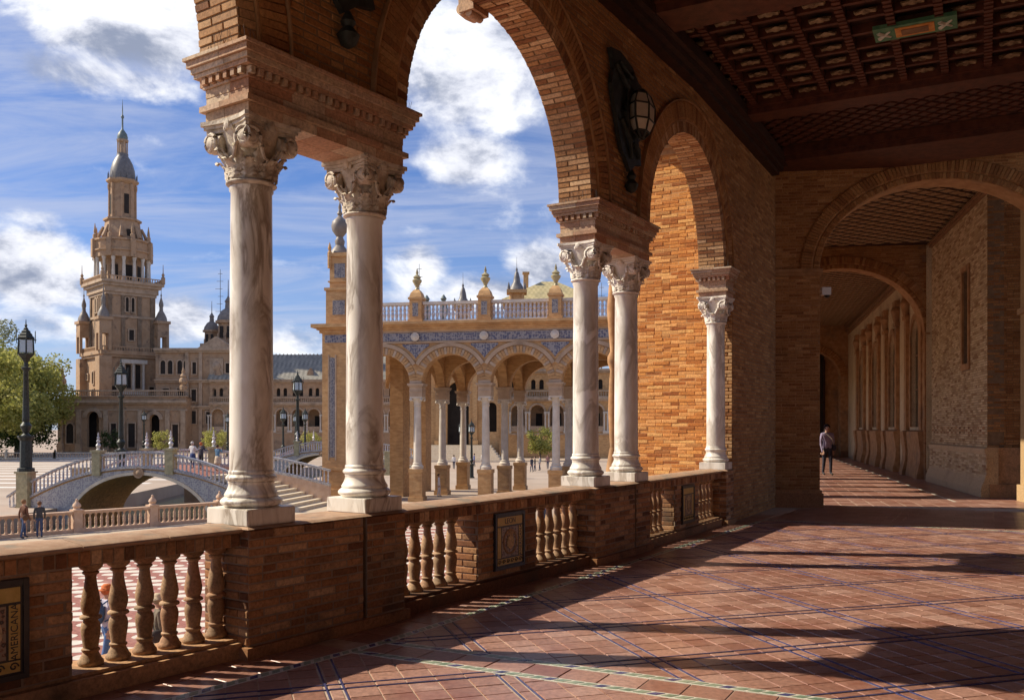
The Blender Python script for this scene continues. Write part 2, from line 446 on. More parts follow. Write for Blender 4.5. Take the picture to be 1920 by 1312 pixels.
# ------------------------------------------------------------------ mesh helpers
class MB:
    def __init__(s):
        s.v, s.f, s.m = [], [], []

    def add(s, verts, faces, M=None, mi=0):
        o = len(s.v)
        if M is not None:
            verts = [M @ Vector(p) for p in verts]
        s.v.extend(tuple(p) for p in verts)
        s.f.extend(tuple(o + i for i in f) for f in faces)
        s.m.extend([mi] * len(faces))
        return s

    def box(s, x0, x1, y0, y1, z0, z1, M=None, mi=0):
        vs = [(x0, y0, z0), (x1, y0, z0), (x1, y1, z0), (x0, y1, z0), (x0, y0, z1), (x1, y0, z1), (x1, y1, z1), (x0, y1, z1)]
        return s.add(vs, [(0, 3, 2, 1), (4, 5, 6, 7), (0, 1, 5, 4), (1, 2, 6, 5), (2, 3, 7, 6), (3, 0, 4, 7)], M, mi)

    def lathe(s, prof, n=16, M=None, mi=0, ph=0.0, caps=True, sq=1.0):
        vs, fs = [], []
        for (r, z) in prof:
            for k in range(n):
                a = ph + 2 * pi * k / n
                vs.append((r * cos(a), r * sin(a) * sq, z))
        for i in range(len(prof) - 1):
            for k in range(n):
                k2 = (k + 1) % n
                fs.append((i * n + k, i * n + k2, (i + 1) * n + k2, (i + 1) * n + k))
        if caps:
            fs.append(tuple(range(n - 1, -1, -1)))
            fs.append(tuple((len(prof) - 1) * n + k for k in range(n)))
        return s.add(vs, fs, M, mi)

    def prism(s, poly, y0, y1, M=None, mi=0):
        """polygon in (x, z), swept from y0 to y1"""
        n = len(poly)
        vs = [(x, y0, z) for x, z in poly] + [(x, y1, z) for x, z in poly]
        fs = [(i, (i + 1) % n, n + (i + 1) % n, n + i) for i in range(n)]
        tr = tessellate_polygon([[Vector((x, z, 0)) for x, z in poly]])
        fs += [tuple(t) for t in tr] + [tuple(n + i for i in reversed(t)) for t in tr]
        return s.add(vs, fs, M, mi)

    def panel(s, loops, y0, y1, M=None, mi=0):
        """outline and holes in (x, z); thick from y0 to y1"""
        flat = [p for l in loops for p in l]
        tr = tessellate_polygon([[Vector((x, z, 0)) for x, z in l] for l in loops])
        n = len(flat)
        vs = [(x, y0, z) for x, z in flat] + [(x, y1, z) for x, z in flat]
        fs = [tuple(t) for t in tr] + [tuple(n + i for i in reversed(t)) for t in tr]
        o = 0
        for l in loops:
            k = len(l)
            fs += [(o + i, o + (i + 1) % k, n + o + (i + 1) % k, n + o + i) for i in range(k)]
            o += k
        return s.add(vs, fs, M, mi)

    def tube(s, pts, rad, n=8, M=None, mi=0, caps=True):
        pts = [Vector(p) for p in pts]
        if not isinstance(rad, (list, tuple)):
            rad = [rad] * len(pts)
        vs, fs = [], []
        ref = Vector((0, 0, 1))
        for i, p in enumerate(pts):
            d = (pts[min(i + 1, len(pts) - 1)] - pts[max(i - 1, 0)]).normalized()
            a = ref if abs(d.dot(ref)) < 0.95 else Vector((1, 0, 0))
            x = d.cross(a).normalized()
            y = d.cross(x).normalized()
            for k in range(n):
                an = 2 * pi * k / n
                vs.append(p + (x * cos(an) + y * sin(an)) * rad[i])
        for i in range(len(pts) - 1):
            for k in range(n):
                k2 = (k + 1) % n
                fs.append((i * n + k, i * n + k2, (i + 1) * n + k2, (i + 1) * n + k))
        if caps:
            fs.append(tuple(range(n)))
            fs.append(tuple((len(pts) - 1) * n + k for k in reversed(range(n))))
        return s.add(vs, fs, M, mi)

    def ball(s, c, r, n=12, m=8, sc=(1, 1, 1), M=None, mi=0):
        prof = [(max(1e-4, r * sin(pi * i / m)), -r * cos(pi * i / m)) for i in range(m + 1)]
        T = Matrix.Translation(c) @ Matrix.Diagonal((*sc, 1))
        return s.lathe(prof, n, (M @ T) if M is not None else T, mi, caps=False)

    def mesh(s, name, mats, smooth=False, fix=True):
        me = bpy.data.meshes.new(name)
        me.from_pydata(s.v, [], s.f)
        if isinstance(mats, str):
            mats = [mats]
        for k in mats:
            me.materials.append(MATS[k])
        if len(mats) > 1:
            me.polygons.foreach_set('material_index', s.m)
        if fix:
            bm = bmesh.new(); bm.from_mesh(me)
            bmesh.ops.recalc_face_normals(bm, faces=bm.faces)
            bm.to_mesh(me); bm.free()
        if smooth:
            me.polygons.foreach_set('use_smooth', [True] * len(me.polygons))
            if smooth != 'all':
                me.set_sharp_from_angle(angle=R(smooth if isinstance(smooth, (int, float)) and smooth > 1 else 40))
        me.update()
        return me


WM = {}          # world matrix of every object built


def link(name, me, parent=None, M=None, label=None, cat=None, group=None, kind=None):
    o = bpy.data.objects.new(name, me)
    COL.objects.link(o)
    M = M if M is not None else (WM[parent.name] if parent else Matrix())
    if parent:
        o.parent = parent
        o.matrix_basis = WM[parent.name].inverted() @ M
    else:
        o.matrix_basis = M
    WM[o.name] = M.copy()
    for k, v in (('label', label), ('category', cat), ('group', group), ('kind', kind)):
        if v:
            o[k] = v
    return o


def thing(name, label, cat, M=None, group=None, kind=None):
    return link(name, None, None, M if M is not None else Matrix(), label, cat, group, kind or 'thing')


CACHE = {}


def cached(key, fn):
    if key not in CACHE:
        CACHE[key] = fn()
    return CACHE[key]


def frame(x, y, z, heading):
    """local x runs along the heading (degrees from +Y towards +X), local y to its left, z up"""
    return Matrix.Translation((x, y, z)) @ Matrix.Rotation(R(90 - heading), 4, 'Z')


def T(x, y, z):
    return Matrix.Translation((x, y, z))


def proj(p):
    d = p.y
    if d < 0.3:
        return None
    return CX + FPX * p.x / d, HY - FPX * (p.z - EYE) / d


# ---- pieces: bricks, tiles, voussoirs. The largest in view become objects, the rest one joined mesh
def unit_brick(chx=0.03, chz=0.10):
    b = MB()
    vs = [(-.5, 1, -.5), (.5, 1, -.5), (.5, 1, .5), (-.5, 1, .5),
          (-.5, .22, -.5), (.5, .22, -.5), (.5, .22, .5), (-.5, .22, .5),
          (-.5 + chx, 0, -.5 + chz), (.5 - chx, 0, -.5 + chz), (.5 - chx, 0, .5 - chz), (-.5 + chx, 0, .5 - chz)]
    fs = [(8, 9, 10, 11)]
    for i in range(4):
        j = (i + 1) % 4
        fs += [(4 + i, 4 + j, 8 + j, 8 + i), (i, j, 4 + j, 4 + i)]
    return b.add(vs, fs)


TEMPL = {'brick': unit_brick(), 'tile': unit_brick(0.018, 0.018), 'block': MB().box(-.5, .5, 0, 1, -.5, .5)}


class Pieces:
    def __init__(s, name, mat, stuff_name):
        s.name, s.mat, s.stuff, s.l = name, mat, stuff_name, []

    def rect(s, F, u0, u1, v0, v1, y0, depth, key='brick', rot=None):
        """a brick on the plane local y = y0 of frame F, its face towards local -y"""
        M = F @ Matrix.Translation(((u0 + u1) / 2, y0, (v0 + v1) / 2))
        if rot is not None:
            M = M @ rot
        s.l.append((key, M @ Matrix.Diagonal((u1 - u0, depth, v1 - v0, 1))))

    def flat(s, F, u0, u1, v0, v1, z0, depth, key='tile'):
        """a tile lying on local z = z0 (its face up): u along x, v along y"""
        M = F @ Matrix.Translation(((u0 + u1) / 2, (v0 + v1) / 2, z0)) @ Matrix.Rotation(R(-90), 4, 'X')
        s.l.append((key, M @ Matrix.Diagonal((u1 - u0, depth, v1 - v0, 1))))

    def any(s, key, M):
        s.l.append((key, M))

    def emit(s, parent, n_ind=300, minpx=8):
        sc = []
        for i, (k, M) in enumerate(s.l):
            c = M.to_translation()
            p = proj(c)
            ok = p is not None and -20 < p[0] < 1940 and -20 < p[1] < 1332
            sc.append((-(M.to_scale().length / c.y) if ok else 1, i))
        sc.sort()
        ind = {i for v, i in sc[:n_ind] if v < 0}
        for i in sorted(ind):
            k, M = s.l[i]
            me = cached(('piece', k, s.mat), lambda: TEMPL[k].mesh(s.name, s.mat))
            link(s.name, me, parent, M)
        rest = [x for i, x in enumerate(s.l) if i not in ind]
        if rest:
            V, Fc = [], []
            o = 0
            for k, M in rest:
                a = np.array(TEMPL[k].v)
                A = np.array(M)
                V.append(a @ A[:3, :3].T + A[:3, 3])
                Fc.extend(tuple(o + q for q in f) for f in TEMPL[k].f)
                o += len(a)
            me = bpy.data.meshes.new(s.stuff)
            me.from_pydata(np.concatenate(V).tolist(), [], Fc)
            me.materials.append(MATS[s.mat])
            W0 = WM[parent.name]
            me.transform(W0.inverted())
            me.update()
            link(s.stuff, me, parent, W0, kind='stuff')


def courses(P, F, v0, v1, spans, y0, depth, H=0.058, L=0.27, j=0.011, seed=1, var=0.003):
    """running-bond brick courses over the intervals spans(v) -> [(ua, ub), ...]"""
    rnd = random.Random(seed)
    n = max(1, round((v1 - v0) / H))
    h = (v1 - v0) / n
    for i in range(n):
        a, b = v0 + i * h, v0 + (i + 1) * h
        off = (0.5 * L if i % 2 else 0) + rnd.uniform(-.02, .02)
        for (ua, ub) in spans((a + b) / 2):
            if ub - ua < 0.04:
                continue
            u = math.floor((ua - off) / L) * L + off
            while u < ub:
                c0, c1 = max(u, ua), min(u + L, ub)
                u += L
                if c1 - c0 < 0.03:
                    continue
                if c1 - c0 > 0.2 and rnd.random() < 0.12:
                    mid = (c0 + c1) / 2
                    P.rect(F, c0 + j / 2, mid - j / 2, a + j / 2, b - j / 2, y0 + rnd.uniform(-var, var), depth)
                    c0 = mid
                P.rect(F, c0 + j / 2, c1 - j / 2, a + j / 2, b - j / 2, y0 + rnd.uniform(-var, var), depth)


def arc_pts(cx, cz, rx, rz, a0, a1, n):
    return [(cx + rx * cos(a0 + (a1 - a0) * i / n), cz + rz * sin(a0 + (a1 - a0) * i / n)) for i in range(n + 1)]

# ================================================================== the near gallery
HALF, SPR, RAD = 2.4775, 4.13, 1.62
PIERS = {}
hd = {i: 34.2 - 3 * (i - 1) for i in range(-1, 4)}
PIERS[1] = Vector((-1.52, 6.89))


def step(p, h, s):
    return p + Vector((sin(R(h)), cos(R(h)))) * s


PIERS[2] = step(PIERS[1], 32.7, 4.955)
PIERS[3] = step(PIERS[2], 29.7, 4.955)
PIERS[0] = step(PIERS[1], 35.7, -4.955)
PIERS[-1] = step(PIERS[0], 38.7, -4.955)
FR = {i: frame(p.x, p.y, 0, hd[i]) for i, p in PIERS.items()}
TURN = Matrix.Rotation(R(-90), 4, 'Z')       # local -y becomes the -u end of a pier

# floor axes: t across the gallery, l along it
G = Matrix.Rotation(R(-27.5), 4, 'Z')


def gp(t, l, z=0):
    return G @ Vector((t, l, z))


E0, EH = Vector((5.05, 17.9)), 98.5
FE = frame(E0.x, E0.y, 0, EH)                # the cross wall at the gallery's end

# ------------------------------------------------------------------ arcade wall
arcade = thing('arcade_wall', 'long brick arcade wall with round arches, between the gallery and the plaza', 'wall', FR[1])
rt = arc_pts(HALF, SPR, RAD + .009, RAD + .009, pi, pi / 2, 44)
rt[-1] = (HALF, SPR + RAD + .009)
outline = rt[:0] + rt + [(HALF, 7.2), (-HALF, 7.2)] + [(-x, z) for x, z in reversed(rt)]


def core_mesh():
    return MB().panel([outline], -.209, .210).mesh('pier_core', 'mortar')


WB = Pieces('brick', 'brick', 'soffit_brickwork')  # sunlit soffits and jamb take the paler palette, shaded faces the darker
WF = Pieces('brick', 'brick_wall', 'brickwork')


def soffit(P, F, side, seed):
    rnd = random.Random(seed)
    n = 44
    da = (pi / 2) / n
    for k in range(n):
        a = pi - (k + .5) * da if side > 0 else (k + .5) * da
        cx = HALF * side
        cut = .06 if k % 2 else -.06
        for y0, y1 in ((-.215, cut), (cut, .215)):
            ex, ey = Vector((0, 1, 0)), Vector((cos(a), 0, sin(a)))
            ez = ex.cross(ey)
            r = RAD + rnd.uniform(-.003, .003)
            o = Vector((cx, 0, SPR)) + ey * r + ex * (y0 + y1) / 2
            M = Matrix((ex, ey, ez)).transposed().to_4x4()
            M.translation = o
            P.any('brick', F @ M @ Matrix.Diagonal((y1 - y0 - .006, .15, RAD * da - .006, 1)))


def ring(P, F, cx, cz, r0, r1, y, depth, a0, a1, n, seed, rz=None):
    rnd = random.Random(seed)
    da = (a1 - a0) / n
    for k in range(n):
        a = a0 + (k + .5) * da
        ey, ez = Vector((0, 1, 0)), Vector((cos(a), 0, sin(a)))
        k1 = 1.0 if rz is None else rz
        p0 = Vector((cx + r0 * cos(a), y + rnd.uniform(-.002, .002), cz + r0 * k1 * sin(a)))
        p1 = Vector((cx + r1 * cos(a), 0, cz + (r0 * k1 + r1 - r0) * sin(a)))
        d = Vector((p1.x - p0.x, 0, p1.z - p0.z))
        L = d.length
        ez = d / L
        ex = ey.cross(ez)
        M = Matrix((ex, ey, ez)).transposed().to_4x4()
        M.translation = p0 + ez * L / 2
        w = abs(da) * math.hypot(r0 * sin(a), r0 * k1 * cos(a)) * 1.06
        P.any('brick', F @ M @ Matrix.Diagonal((w - .006, depth, L, 1)))


def face_spans(z):
    R2 = RAD + .44
    dz = z - SPR
    x = HALF - math.sqrt(R2 * R2 - dz * dz) if dz < R2 else HALF
    return [(-x, x)] if x > .03 else []


def impost_mesh(u0, u1, left=True, right=True):
    b = MB()
    lay = [(3.685, 3.755, 0), (3.757, 3.797, .032), (3.799, 3.857, -.003), (3.859, 3.917, 0), (3.919, 3.935, .016), (3.937, 3.987, .008),
           (3.989, 4.018, .058), (4.020, 4.058, .072), (4.060, 4.104, .094), (4.106, 4.13, .112)]
    rnd = random.Random(int(u1 * 100))
    for li, (z0, z1, e) in enumerate(lay):
        x0, x1 = u0 - (e if left else 0), u1 + (e if right else 0)
        n = max(1, round((x1 - x0) / (.31 if li in (0, 2, 3) else .44)))
        cuts = [x0] + [x0 + (x1 - x0) * (k + (.28 if li % 2 else 0) + rnd.uniform(-.06, .06)) / n for k in range(1, n)] + [x1]
        for k in range(n):
            ym = rnd.uniform(-.06, .06)
            for ya, yb in ((-.226 - e, ym - .002), (ym + .002, .226 + e)):
                b.box(cuts[k] + .002, cuts[k + 1] - .002, ya, yb, z0 + .001, z1)
    b.box(u0 + .01, u1 - .01, -.20, .20, 3.69, 4.125)
    return b.mesh('impost', 'impost_brick')


def dentils(P, F, u0, u1, ends=(True, True)):
    n = int((u1 - u0 + .08) / .07)
    for k in range(n):
        u = u0 - .03 + (k + .5) * (u1 - u0 + .06) / n
        for sgn in (-1, 1):
            M = F @ T(u, 0, 0) @ (Matrix.Rotation(pi, 4, 'Z') if sgn > 0 else Matrix())
            P.any('block', M @ T(0, -.226 - .046, 3.962) @ Matrix.Diagonal((.036, .05, .046, 1)))
    for e, (flag, uu) in enumerate(zip(ends, (u0, u1))):
        if flag:
            for k in range(6):
                y = -.19 + k * .076
                M = F @ T(uu, y, 0) @ Matrix.Rotation(R(-90 if e == 0 else 90), 4, 'Z')
                P.any('block', M @ T(0, -.046, 3.962) @ Matrix.Diagonal((.036, .05, .046, 1)))


DENT = Pieces('dentil', 'impost_brick', 'dentil_course')


def spike_mesh(u0, u1, ends):
    b = MB()
    rnd = random.Random(3)
    for (x, y) in [(u0 - .06 + k * .035, -.27) for k in range(4)] + [(u0 - .075, -.2 + k * .045) for k in range(9)] + \
            [(u1 + .03 + k * .03, -.26 + .03 * k) for k in range(4)] + [(u1 + .06, -.2 + k * .045) for k in range(9)]:
        b.tube([(x, y, 4.128), (x + rnd.uniform(-.04, .04), y + rnd.uniform(-.05, .03), 4.128 + rnd.uniform(.09, .12))], .0016, 3)
    b.box(u0 - .1, u0 - .07, -.25, .2, 4.129, 4.134)
    return b.mesh('bird_spikes', 'wire')


for i in (-1, 0, 1, 2, 3):
    F = FR[i]
    if i < 3:
        wall = link('pier_wall', cached('core', core_mesh), arcade, F)
        sides = (1, -1)
        u1 = .79
    else:
        poly = [(-.33, 0), (2.95, 0), (2.95, 7.2), (-HALF, 7.2)] + [(-x, z) for x, z in reversed(rt)] + [(-.33, SPR)]
        wall = link('pier_wall', MB().panel([poly], -.209, .210).mesh('pier_wall', 'mortar'), arcade, F)
        sides = (-1,)
        u1 = -.34
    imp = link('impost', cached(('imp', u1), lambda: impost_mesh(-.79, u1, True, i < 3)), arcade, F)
    if i in (1, 2, 3):
        dentils(DENT, F, -.79, u1, (True, i < 3))
        link('bird_spikes', cached(('spk', u1), lambda: spike_mesh(-.79, u1, True)), arcade, F)
    if i in (0, 1, 2, 3):
        for s in sides:
            if (i, s) == (0, -1):
                continue
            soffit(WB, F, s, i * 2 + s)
            cxs = HALF * s
            a0, a1 = (pi, pi / 2) if s > 0 else (0, pi / 2)
            ring(WF, F, cxs, SPR, RAD + .175, RAD + .42, -.246, .04, a0, a1, 50, 30 + i, None)
            # label moulding round the extrados
            lab = MB()
            pts = arc_pts(cxs, SPR, RAD + .44, RAD + .44, a0, a1, 28)
            pti = arc_pts(cxs, SPR, RAD + .425, RAD + .425, a0, a1, 28)
            lab.prism(pts + pti[::-1], -.262, -.20)
            pts = arc_pts(cxs, SPR, RAD + .172, RAD + .172, a0, a1, 28)
            pti = arc_pts(cxs, SPR, RAD + .155, RAD + .155, a0, a1, 28)
            lab.prism(pts + pti[::-1], -.236, -.20)
            link('arch_moulding', lab.mesh('arch_moulding', 'brick_moulding', smooth=30), arcade, F)
    if i in (1, 2):
        courses(WF, F, SPR + .003, 6.5, face_spans, -.215, .04, seed=i)
    if i == 3:
        def sp3(z):
            if z < SPR:
                return [(-.33, 2.94)]
            q = face_spans(z)
            return [(q[0][0], 2.94)] if q else []
        courses(WF, F, 0.0, 6.5, sp3, -.215, .04, seed=9)
        # jamb that faces the sun, behind the last column
        FJ = F @ T(-.33, 0, 0) @ TURN
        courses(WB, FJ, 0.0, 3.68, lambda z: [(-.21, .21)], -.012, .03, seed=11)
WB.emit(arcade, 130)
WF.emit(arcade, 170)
DENT.emit(arcade, 90)
# carved console at the crown of the first arch, on the plaza side
for i, u in ((1, HALF),):
    b = MB()
    b.prism([(u - .13, 5.70), (u + .13, 5.70), (u + .16, 6.15), (u - .16, 6.15)], .22, .40)
    b.lathe([(.06, -.12), (.07, 0), (.06, .12)], 12, T(u, .38, 5.74) @ Matrix.Rotation(R(90), 4, 'Y'))
    b.lathe([(.04, -.10), (.05, 0), (.04, .10)], 12, T(u, .30, 5.69) @ Matrix.Rotation(R(90), 4, 'Y'))
    link('keystone_console', b.mesh('keystone_console', 'impost_brick', smooth=40), arcade, FR[i])
# timber wall plate and cornice under the ceiling, one length per pier
for i in (0, 1, 2, 3):
    b = MB()
    e = 2.6 if i == 3 else HALF + .02
    b.box(-HALF - .03, e, -.36, -.20, 6.43, 6.5)
    b.box(-HALF - .03, e, -.44, -.20, 6.502, 6.58)
    b.box(-HALF - .03, e, -.52, -.20, 6.582, 6.75)
    link('timber_cornice', b.mesh('timber_cornice', 'wood'), arcade, FR[i])
# outer foot of the building below the gallery floor
for i in (-1, 0, 1, 2):
    b = MB()
    b.box(-HALF, HALF + (3 if i == 2 else 0), -.15, .30, -3.45, -.06)
    b.box(-HALF, HALF, .302, .36, -.35, -.12)
    link('foundation_wall', b.mesh('foundation_wall', 'brick'), arcade, FR[i])


# ------------------------------------------------------------------ columns
def leaf_mesh(z0, h, w, mat):
    b = MB()
    vs, fs = [], []
    n = 10
    for i in range(n + 1):
        t_ = i / n
        z = z0 + h * (t_ if t_ < .86 else .86 - (t_ - .86) * .9)
        rb = .153 + max(0, z - .12) * .12
        r = rb + .006 + .014 * t_ + .060 * max(0, t_ - .5) ** 1.2 * 2
        ww = w * (0.55 + .45 * sin(pi * min(1, t_ * 1.05 + .12))) * (1 - .55 * max(0, t_ - .75) * 4 * .6) * (1 + .24 * (-1) ** i)
        for j_, (q, e) in enumerate(((-1, 0), (-.45, .020), (0, .002), (.45, .020), (1, 0))):
            an = q * ww / (2 * r)
            vs.append(((r + e) * cos(an), (r + e) * sin(an), z - (.006 if abs(q) == 1 else 0)))
    for i in range(n):
        for j_ in range(4):
            a = i * 5 + j_
            fs.append((a, a + 1, a + 6, a + 5))
    return b.add(vs, fs).mesh('leaf', mat, smooth='all', fix=False)


def volute_mesh(mat):
    b = MB()
    pts, rad = [], []
    for k in range(34):
        q = k / 33
        a = -.6 + q * 2 * pi * 2.1
        r = .066 * (1 - q) + .008
        pts.append((r * cos(a) * -1, -.006 * q, r * sin(a)))
        rad.append(.0150 - .008 * q)
    b.tube(pts, rad, 6)
    b.lathe([(.060, -.12), (.066, -.02), (.060, -.004)], 18, Matrix.Rotation(R(90), 4, 'X'))
    b.ball((0, -.008, 0), .015, 8, 6)
    # stem that runs down into the bell
    st = [(-.058, .0, .01), (-.075, .008, -.03), (-.095, .02, -.08), (-.122, .034, -.12), (-.150, .030, -.13)]
    b.tube(st, [.014, .015, .014, .012, .008], 6)
    return b.mesh('volute', mat, smooth=50)


def abacus_mesh(mat):
    b = MB()

    def outline(hc, hm):
        pts = []
        for q in range(4):
            A = Matrix.Rotation(q * pi / 2, 2)
            for k in range(9):
                s_ = -1 + 2 * k / 8
                d = hm + (hc - hm) * abs(s_) ** 2.2
                pts.append(A @ Vector((d, s_ * hc * .93)))
        return [(p.x, p.y) for p in pts]
    Rx = Matrix.Rotation(R(90), 4, 'X')
    for z0, z1, e in ((.365, .392, 0), (.394, .416, .014), (.418, .446, .03)):
        b.prism(outline(.222 + e, .185 + e), z0, z1, Rx)
    for q in range(4):
        M = Matrix.Rotation(q * pi / 2, 4, 'Z')
        b.ball((.205, 0, .405), .035, 8, 6, (.6, 1, 1.1), M)
        b.ball((.20, .03, .385), .022, 6, 5, (.6, 1, 1), M)
        b.ball((.20, -.03, .385), .022, 6, 5, (.6, 1, 1), M)
    return b.mesh('abacus', mat, smooth=35)


def bell_mesh(mat):
    b = MB()
    tor = [(.150 + .026 * sin(pi * k / 8), .004 + .040 * k / 8) for k in range(9)]
    b.lathe([(.146, 0)] + tor + [(.150, .05), (.151, .13), (.157, .2), (.168, .27), (.186, .33), (.200, .372)], 32)
    return b.mesh('capital', mat, smooth=60)


def column(F, u, i, label, marble, carved):
    rnd = random.Random(i)
    M = F @ T(u, 0, 0.885)
    c = thing('marble_column', label, 'column', M, 'marble columns of the gallery arcade')

    def plinth():
        me = MB().box(-.215, .215, -.215, .215, 0, .115).mesh('plinth', marble)
        bm = bmesh.new(); bm.from_mesh(me)
        bmesh.ops.bevel(bm, geom=list(bm.edges), offset=.006, segments=2, affect='EDGES')
        bm.to_mesh(me); bm.free()
        return me
    link('plinth', cached(('plinth', marble), plinth), c, M)

    def base():
        pr = [(.205, .115)] + [(.180 + .034 * sin(pi * k / 8), .118 + .072 * k / 8) for k in range(9)]
        pr += [(.186, .193), (.186, .203)] + [(.156 + .03 * (1 - sin(pi / 2 * k / 6)), .205 + .075 * k / 6) for k in range(7)]
        pr += [(.160, .285), (.160, .292)] + [(.155 + .022 * sin(pi * k / 6), .294 + .052 * k / 6) for k in range(7)]
        pr += [(.158, .352), (.158, .365), (.151, .374)]
        return MB().lathe(pr, 40).mesh('base', marble, smooth=50)
    link('base', cached(('base', marble), base), c, M)

    def shaft():
        pr = [(.1505 - .0085 * (k / 12) ** 1.6, .375 + 1.945 * k / 12) for k in range(13)] + [(.152, 2.335), (.152, 2.355)]
        return MB().lathe(pr, 40).mesh('shaft', marble, smooth=50)
    link('shaft', cached(('shaft', marble), shaft), c, M)
    Mc = M @ T(0, 0, 2.355)
    cap = link('capital', cached(('bell', carved), lambda: bell_mesh(carved)), c, Mc)
    link('abacus', cached(('abacus', carved), lambda: abacus_mesh(carved)), cap, Mc)
    for k in range(8):
        link('leaf', cached(('leaf1', carved), lambda: leaf_mesh(.05, .15, .115, carved)), cap, Mc @ Matrix.Rotation(k * pi / 4, 4, 'Z'))
        link('leaf', cached(('leaf2', carved), lambda: leaf_mesh(.09, .20, .085, carved)), cap, Mc @ Matrix.Rotation((k + .5) * pi / 4, 4, 'Z'))
    for k in range(4):
        for s in (-1, 1):
            A = Mc @ Matrix.Rotation(k * pi / 2, 4, 'Z') @ T(s * .176, -.212, .296) @ Matrix.Rotation(s * R(9), 4, 'Z')
            if s > 0:
                link('volute', cached(('vol', carved), lambda: volute_mesh(carved)), cap, A)
            else:
                link('volute', cached(('vol', carved), lambda: volute_mesh(carved)), cap, A @ Matrix.Diagonal((-1, 1, 1, 1)))
    return c


cl = [(1, -.575, 'thick veined marble column nearest the camera, leftmost of the arcade', 'marble_veined', 'carved_stone'),
      (1, .575, 'veined marble column with a broad brown streak, second from the left', 'marble_veined', 'carved_stone'),
      (2, -.575, 'pale marble column standing just right of the LEON tile panel, third from left', 'marble_white', 'carved_white'),
      (2, .575, 'pale marble column in front of the sunlit orange wall edge, fourth from left', 'marble_white', 'carved_white'),
      (3, -.575, 'slim pale marble column against the end pier, rightmost of the arcade', 'marble_white', 'carved_white')]
for n_, (i, u, lab, mm, cc) in enumerate(cl):
    column(FR[i], u, n_, lab, mm, cc)
for i, u, w in ((0, .575, 'near'), (0, -.575, 'far'), (-1, .575, 'near'), (-1, -.575, 'far')):
    pass_lab = {(0, .575): 'veined marble column left of the AMERICANA tile panel, first past the frame edge',
                (0, -.575): 'veined marble column left of the AMERICANA tile panel, second past the frame edge',
                (-1, .575): 'veined marble column behind the camera, nearer of the pair',
                (-1, -.575): 'veined marble column behind the camera, farther of the pair'}[(i, u)]
    column(FR[i], u, 9, pass_lab, 'marble_veined', 'carved_stone')

# ------------------------------------------------------------------ brick pedestals under the columns
ped_lab = {-1: 'brick pedestal behind the camera', 0: 'brick pedestal left of the AMERICANA tile panel',
           1: 'weathered brick pedestal carrying the two nearest marble columns', 2: 'brick pedestal carrying the middle pair of marble columns',
           3: 'brick pedestal under the rightmost marble column'}
for i in (-1, 0, 1, 2, 3):
    F = FR[i]
    u1 = .80 if i < 3 else -.34
    p = thing('brick_pedestal', ped_lab[i], 'pedestal', F, 'brick pedestals of the arcade')
    b = MB()
    if i < 3:
        b.box(-.795, .312, -.232, .225, 0, .862)
        b.box(.355, u1 - .005, -.232, .225, 0, .862)
        b.box(.312, .355, -.15, .225, 0, .86)
    else:
        b.box(-.795, u1 - .005, -.232, .225, 0, .862)
    link('core', b.mesh('core', 'mortar_dark'), p, F)
    PB = Pieces('brick', 'brick_dado', 'brickwork')
    if i < 3:
        courses(PB, F, .085, .80, lambda z: [(-.80, .315), (.352, .80)], -.238, .03, seed=20 + i, H=.06)
        courses(PB, F, .80, .868, lambda z: [(-.80, .315), (.352, .80)], -.246, .04, seed=40 + i, H=.068, L=.29)
    else:
        courses(PB, F, .085, .868, lambda z: [(-.80, -.36)], -.238, .03, seed=20 + i, H=.06)
    FJ = F @ T(-.80, 0, 0) @ TURN
    courses(PB, FJ, .085, .868, lambda z: [(-.225, .235)], -.004, .03, seed=50 + i, H=.06)
    FK = F @ T(u1, 0, 0) @ Matrix.Rotation(R(90), 4, 'Z')
    if i < 3:
        courses(PB, FK, .085, .868, lambda z: [(-.235, .225)], -.004, .03, seed=60 + i, H=.06)
    PB.emit(p, 170 if i == 1 else (90 if i == 2 else 0))
    b = MB()
    b.box(-.83, u1 + (.03 if i < 3 else 0), -.268, .262, 0, .078)
    link('footing', b.mesh('footing', 'brick_dado'), p, F)
    b = MB()
    b.add([(-.82, -.262, .870), (u1 + .02, -.262, .870), (u1 + .02, .25, .870), (-.82, .25, .870),
           (-.79, -.222, .8845), (u1 - .01, -.222, .8845), (u1 - .01, .22, .8845), (-.79, .22, .8845)],
          [(0, 3, 2, 1), (4, 5, 6, 7), (0, 1, 5, 4), (1, 2, 6, 5), (2, 3, 7, 6), (3, 0, 4, 7)])
    link('coping', b.mesh('coping', 'coping'), p, F)


# ------------------------------------------------------------------ balustrades
def baluster_mesh(h, name, mat, k=1.0, n=18):
    pr = [(.074, 0), (.080, .02), (.078, .04), (.066, .06), (.060, .085), (.050, .11), (.047, .125), (.056, .14), (.056, .155), (.046, .168),
          (.050, .22), (.058, .30), (.061, .35), (.056, .40), (.044, .43), (.048, .44), (.066, .45), (.068, .465), (.062, .48), (.046, .49),
          (.052, .51), (.060, .56), (.061, .60), (.052, .68), (.040, .77), (.034, .84), (.036, .87), (.050, .885), (.052, .90), (.042, .91),
          (.060, .93), (.072, .95), (.074, .985), (.074, 1.0)]
    return MB().lathe([(r * k, z * h) for r, z in pr], n).mesh(name, mat, smooth=45)


def text(s, size, parent, M, mat, name='lettering', align='CENTER'):
    c = bpy.data.curves.new(name + '_curve', 'FONT')
    c.body = s
    c.size = size
    c.align_x = align
    c.align_y = 'CENTER'
    c.extrude = .0012
    c.materials.append(MATS[mat])
    tmp = bpy.data.objects.new('tmp', c)
    COL.objects.link(tmp)
    me = bpy.data.meshes.new_from_object(tmp.evaluated_get(bpy.context.evaluated_depsgraph_get()))
    me.name = name
    bpy.data.objects.remove(tmp)
    return link(name, me, parent, M)


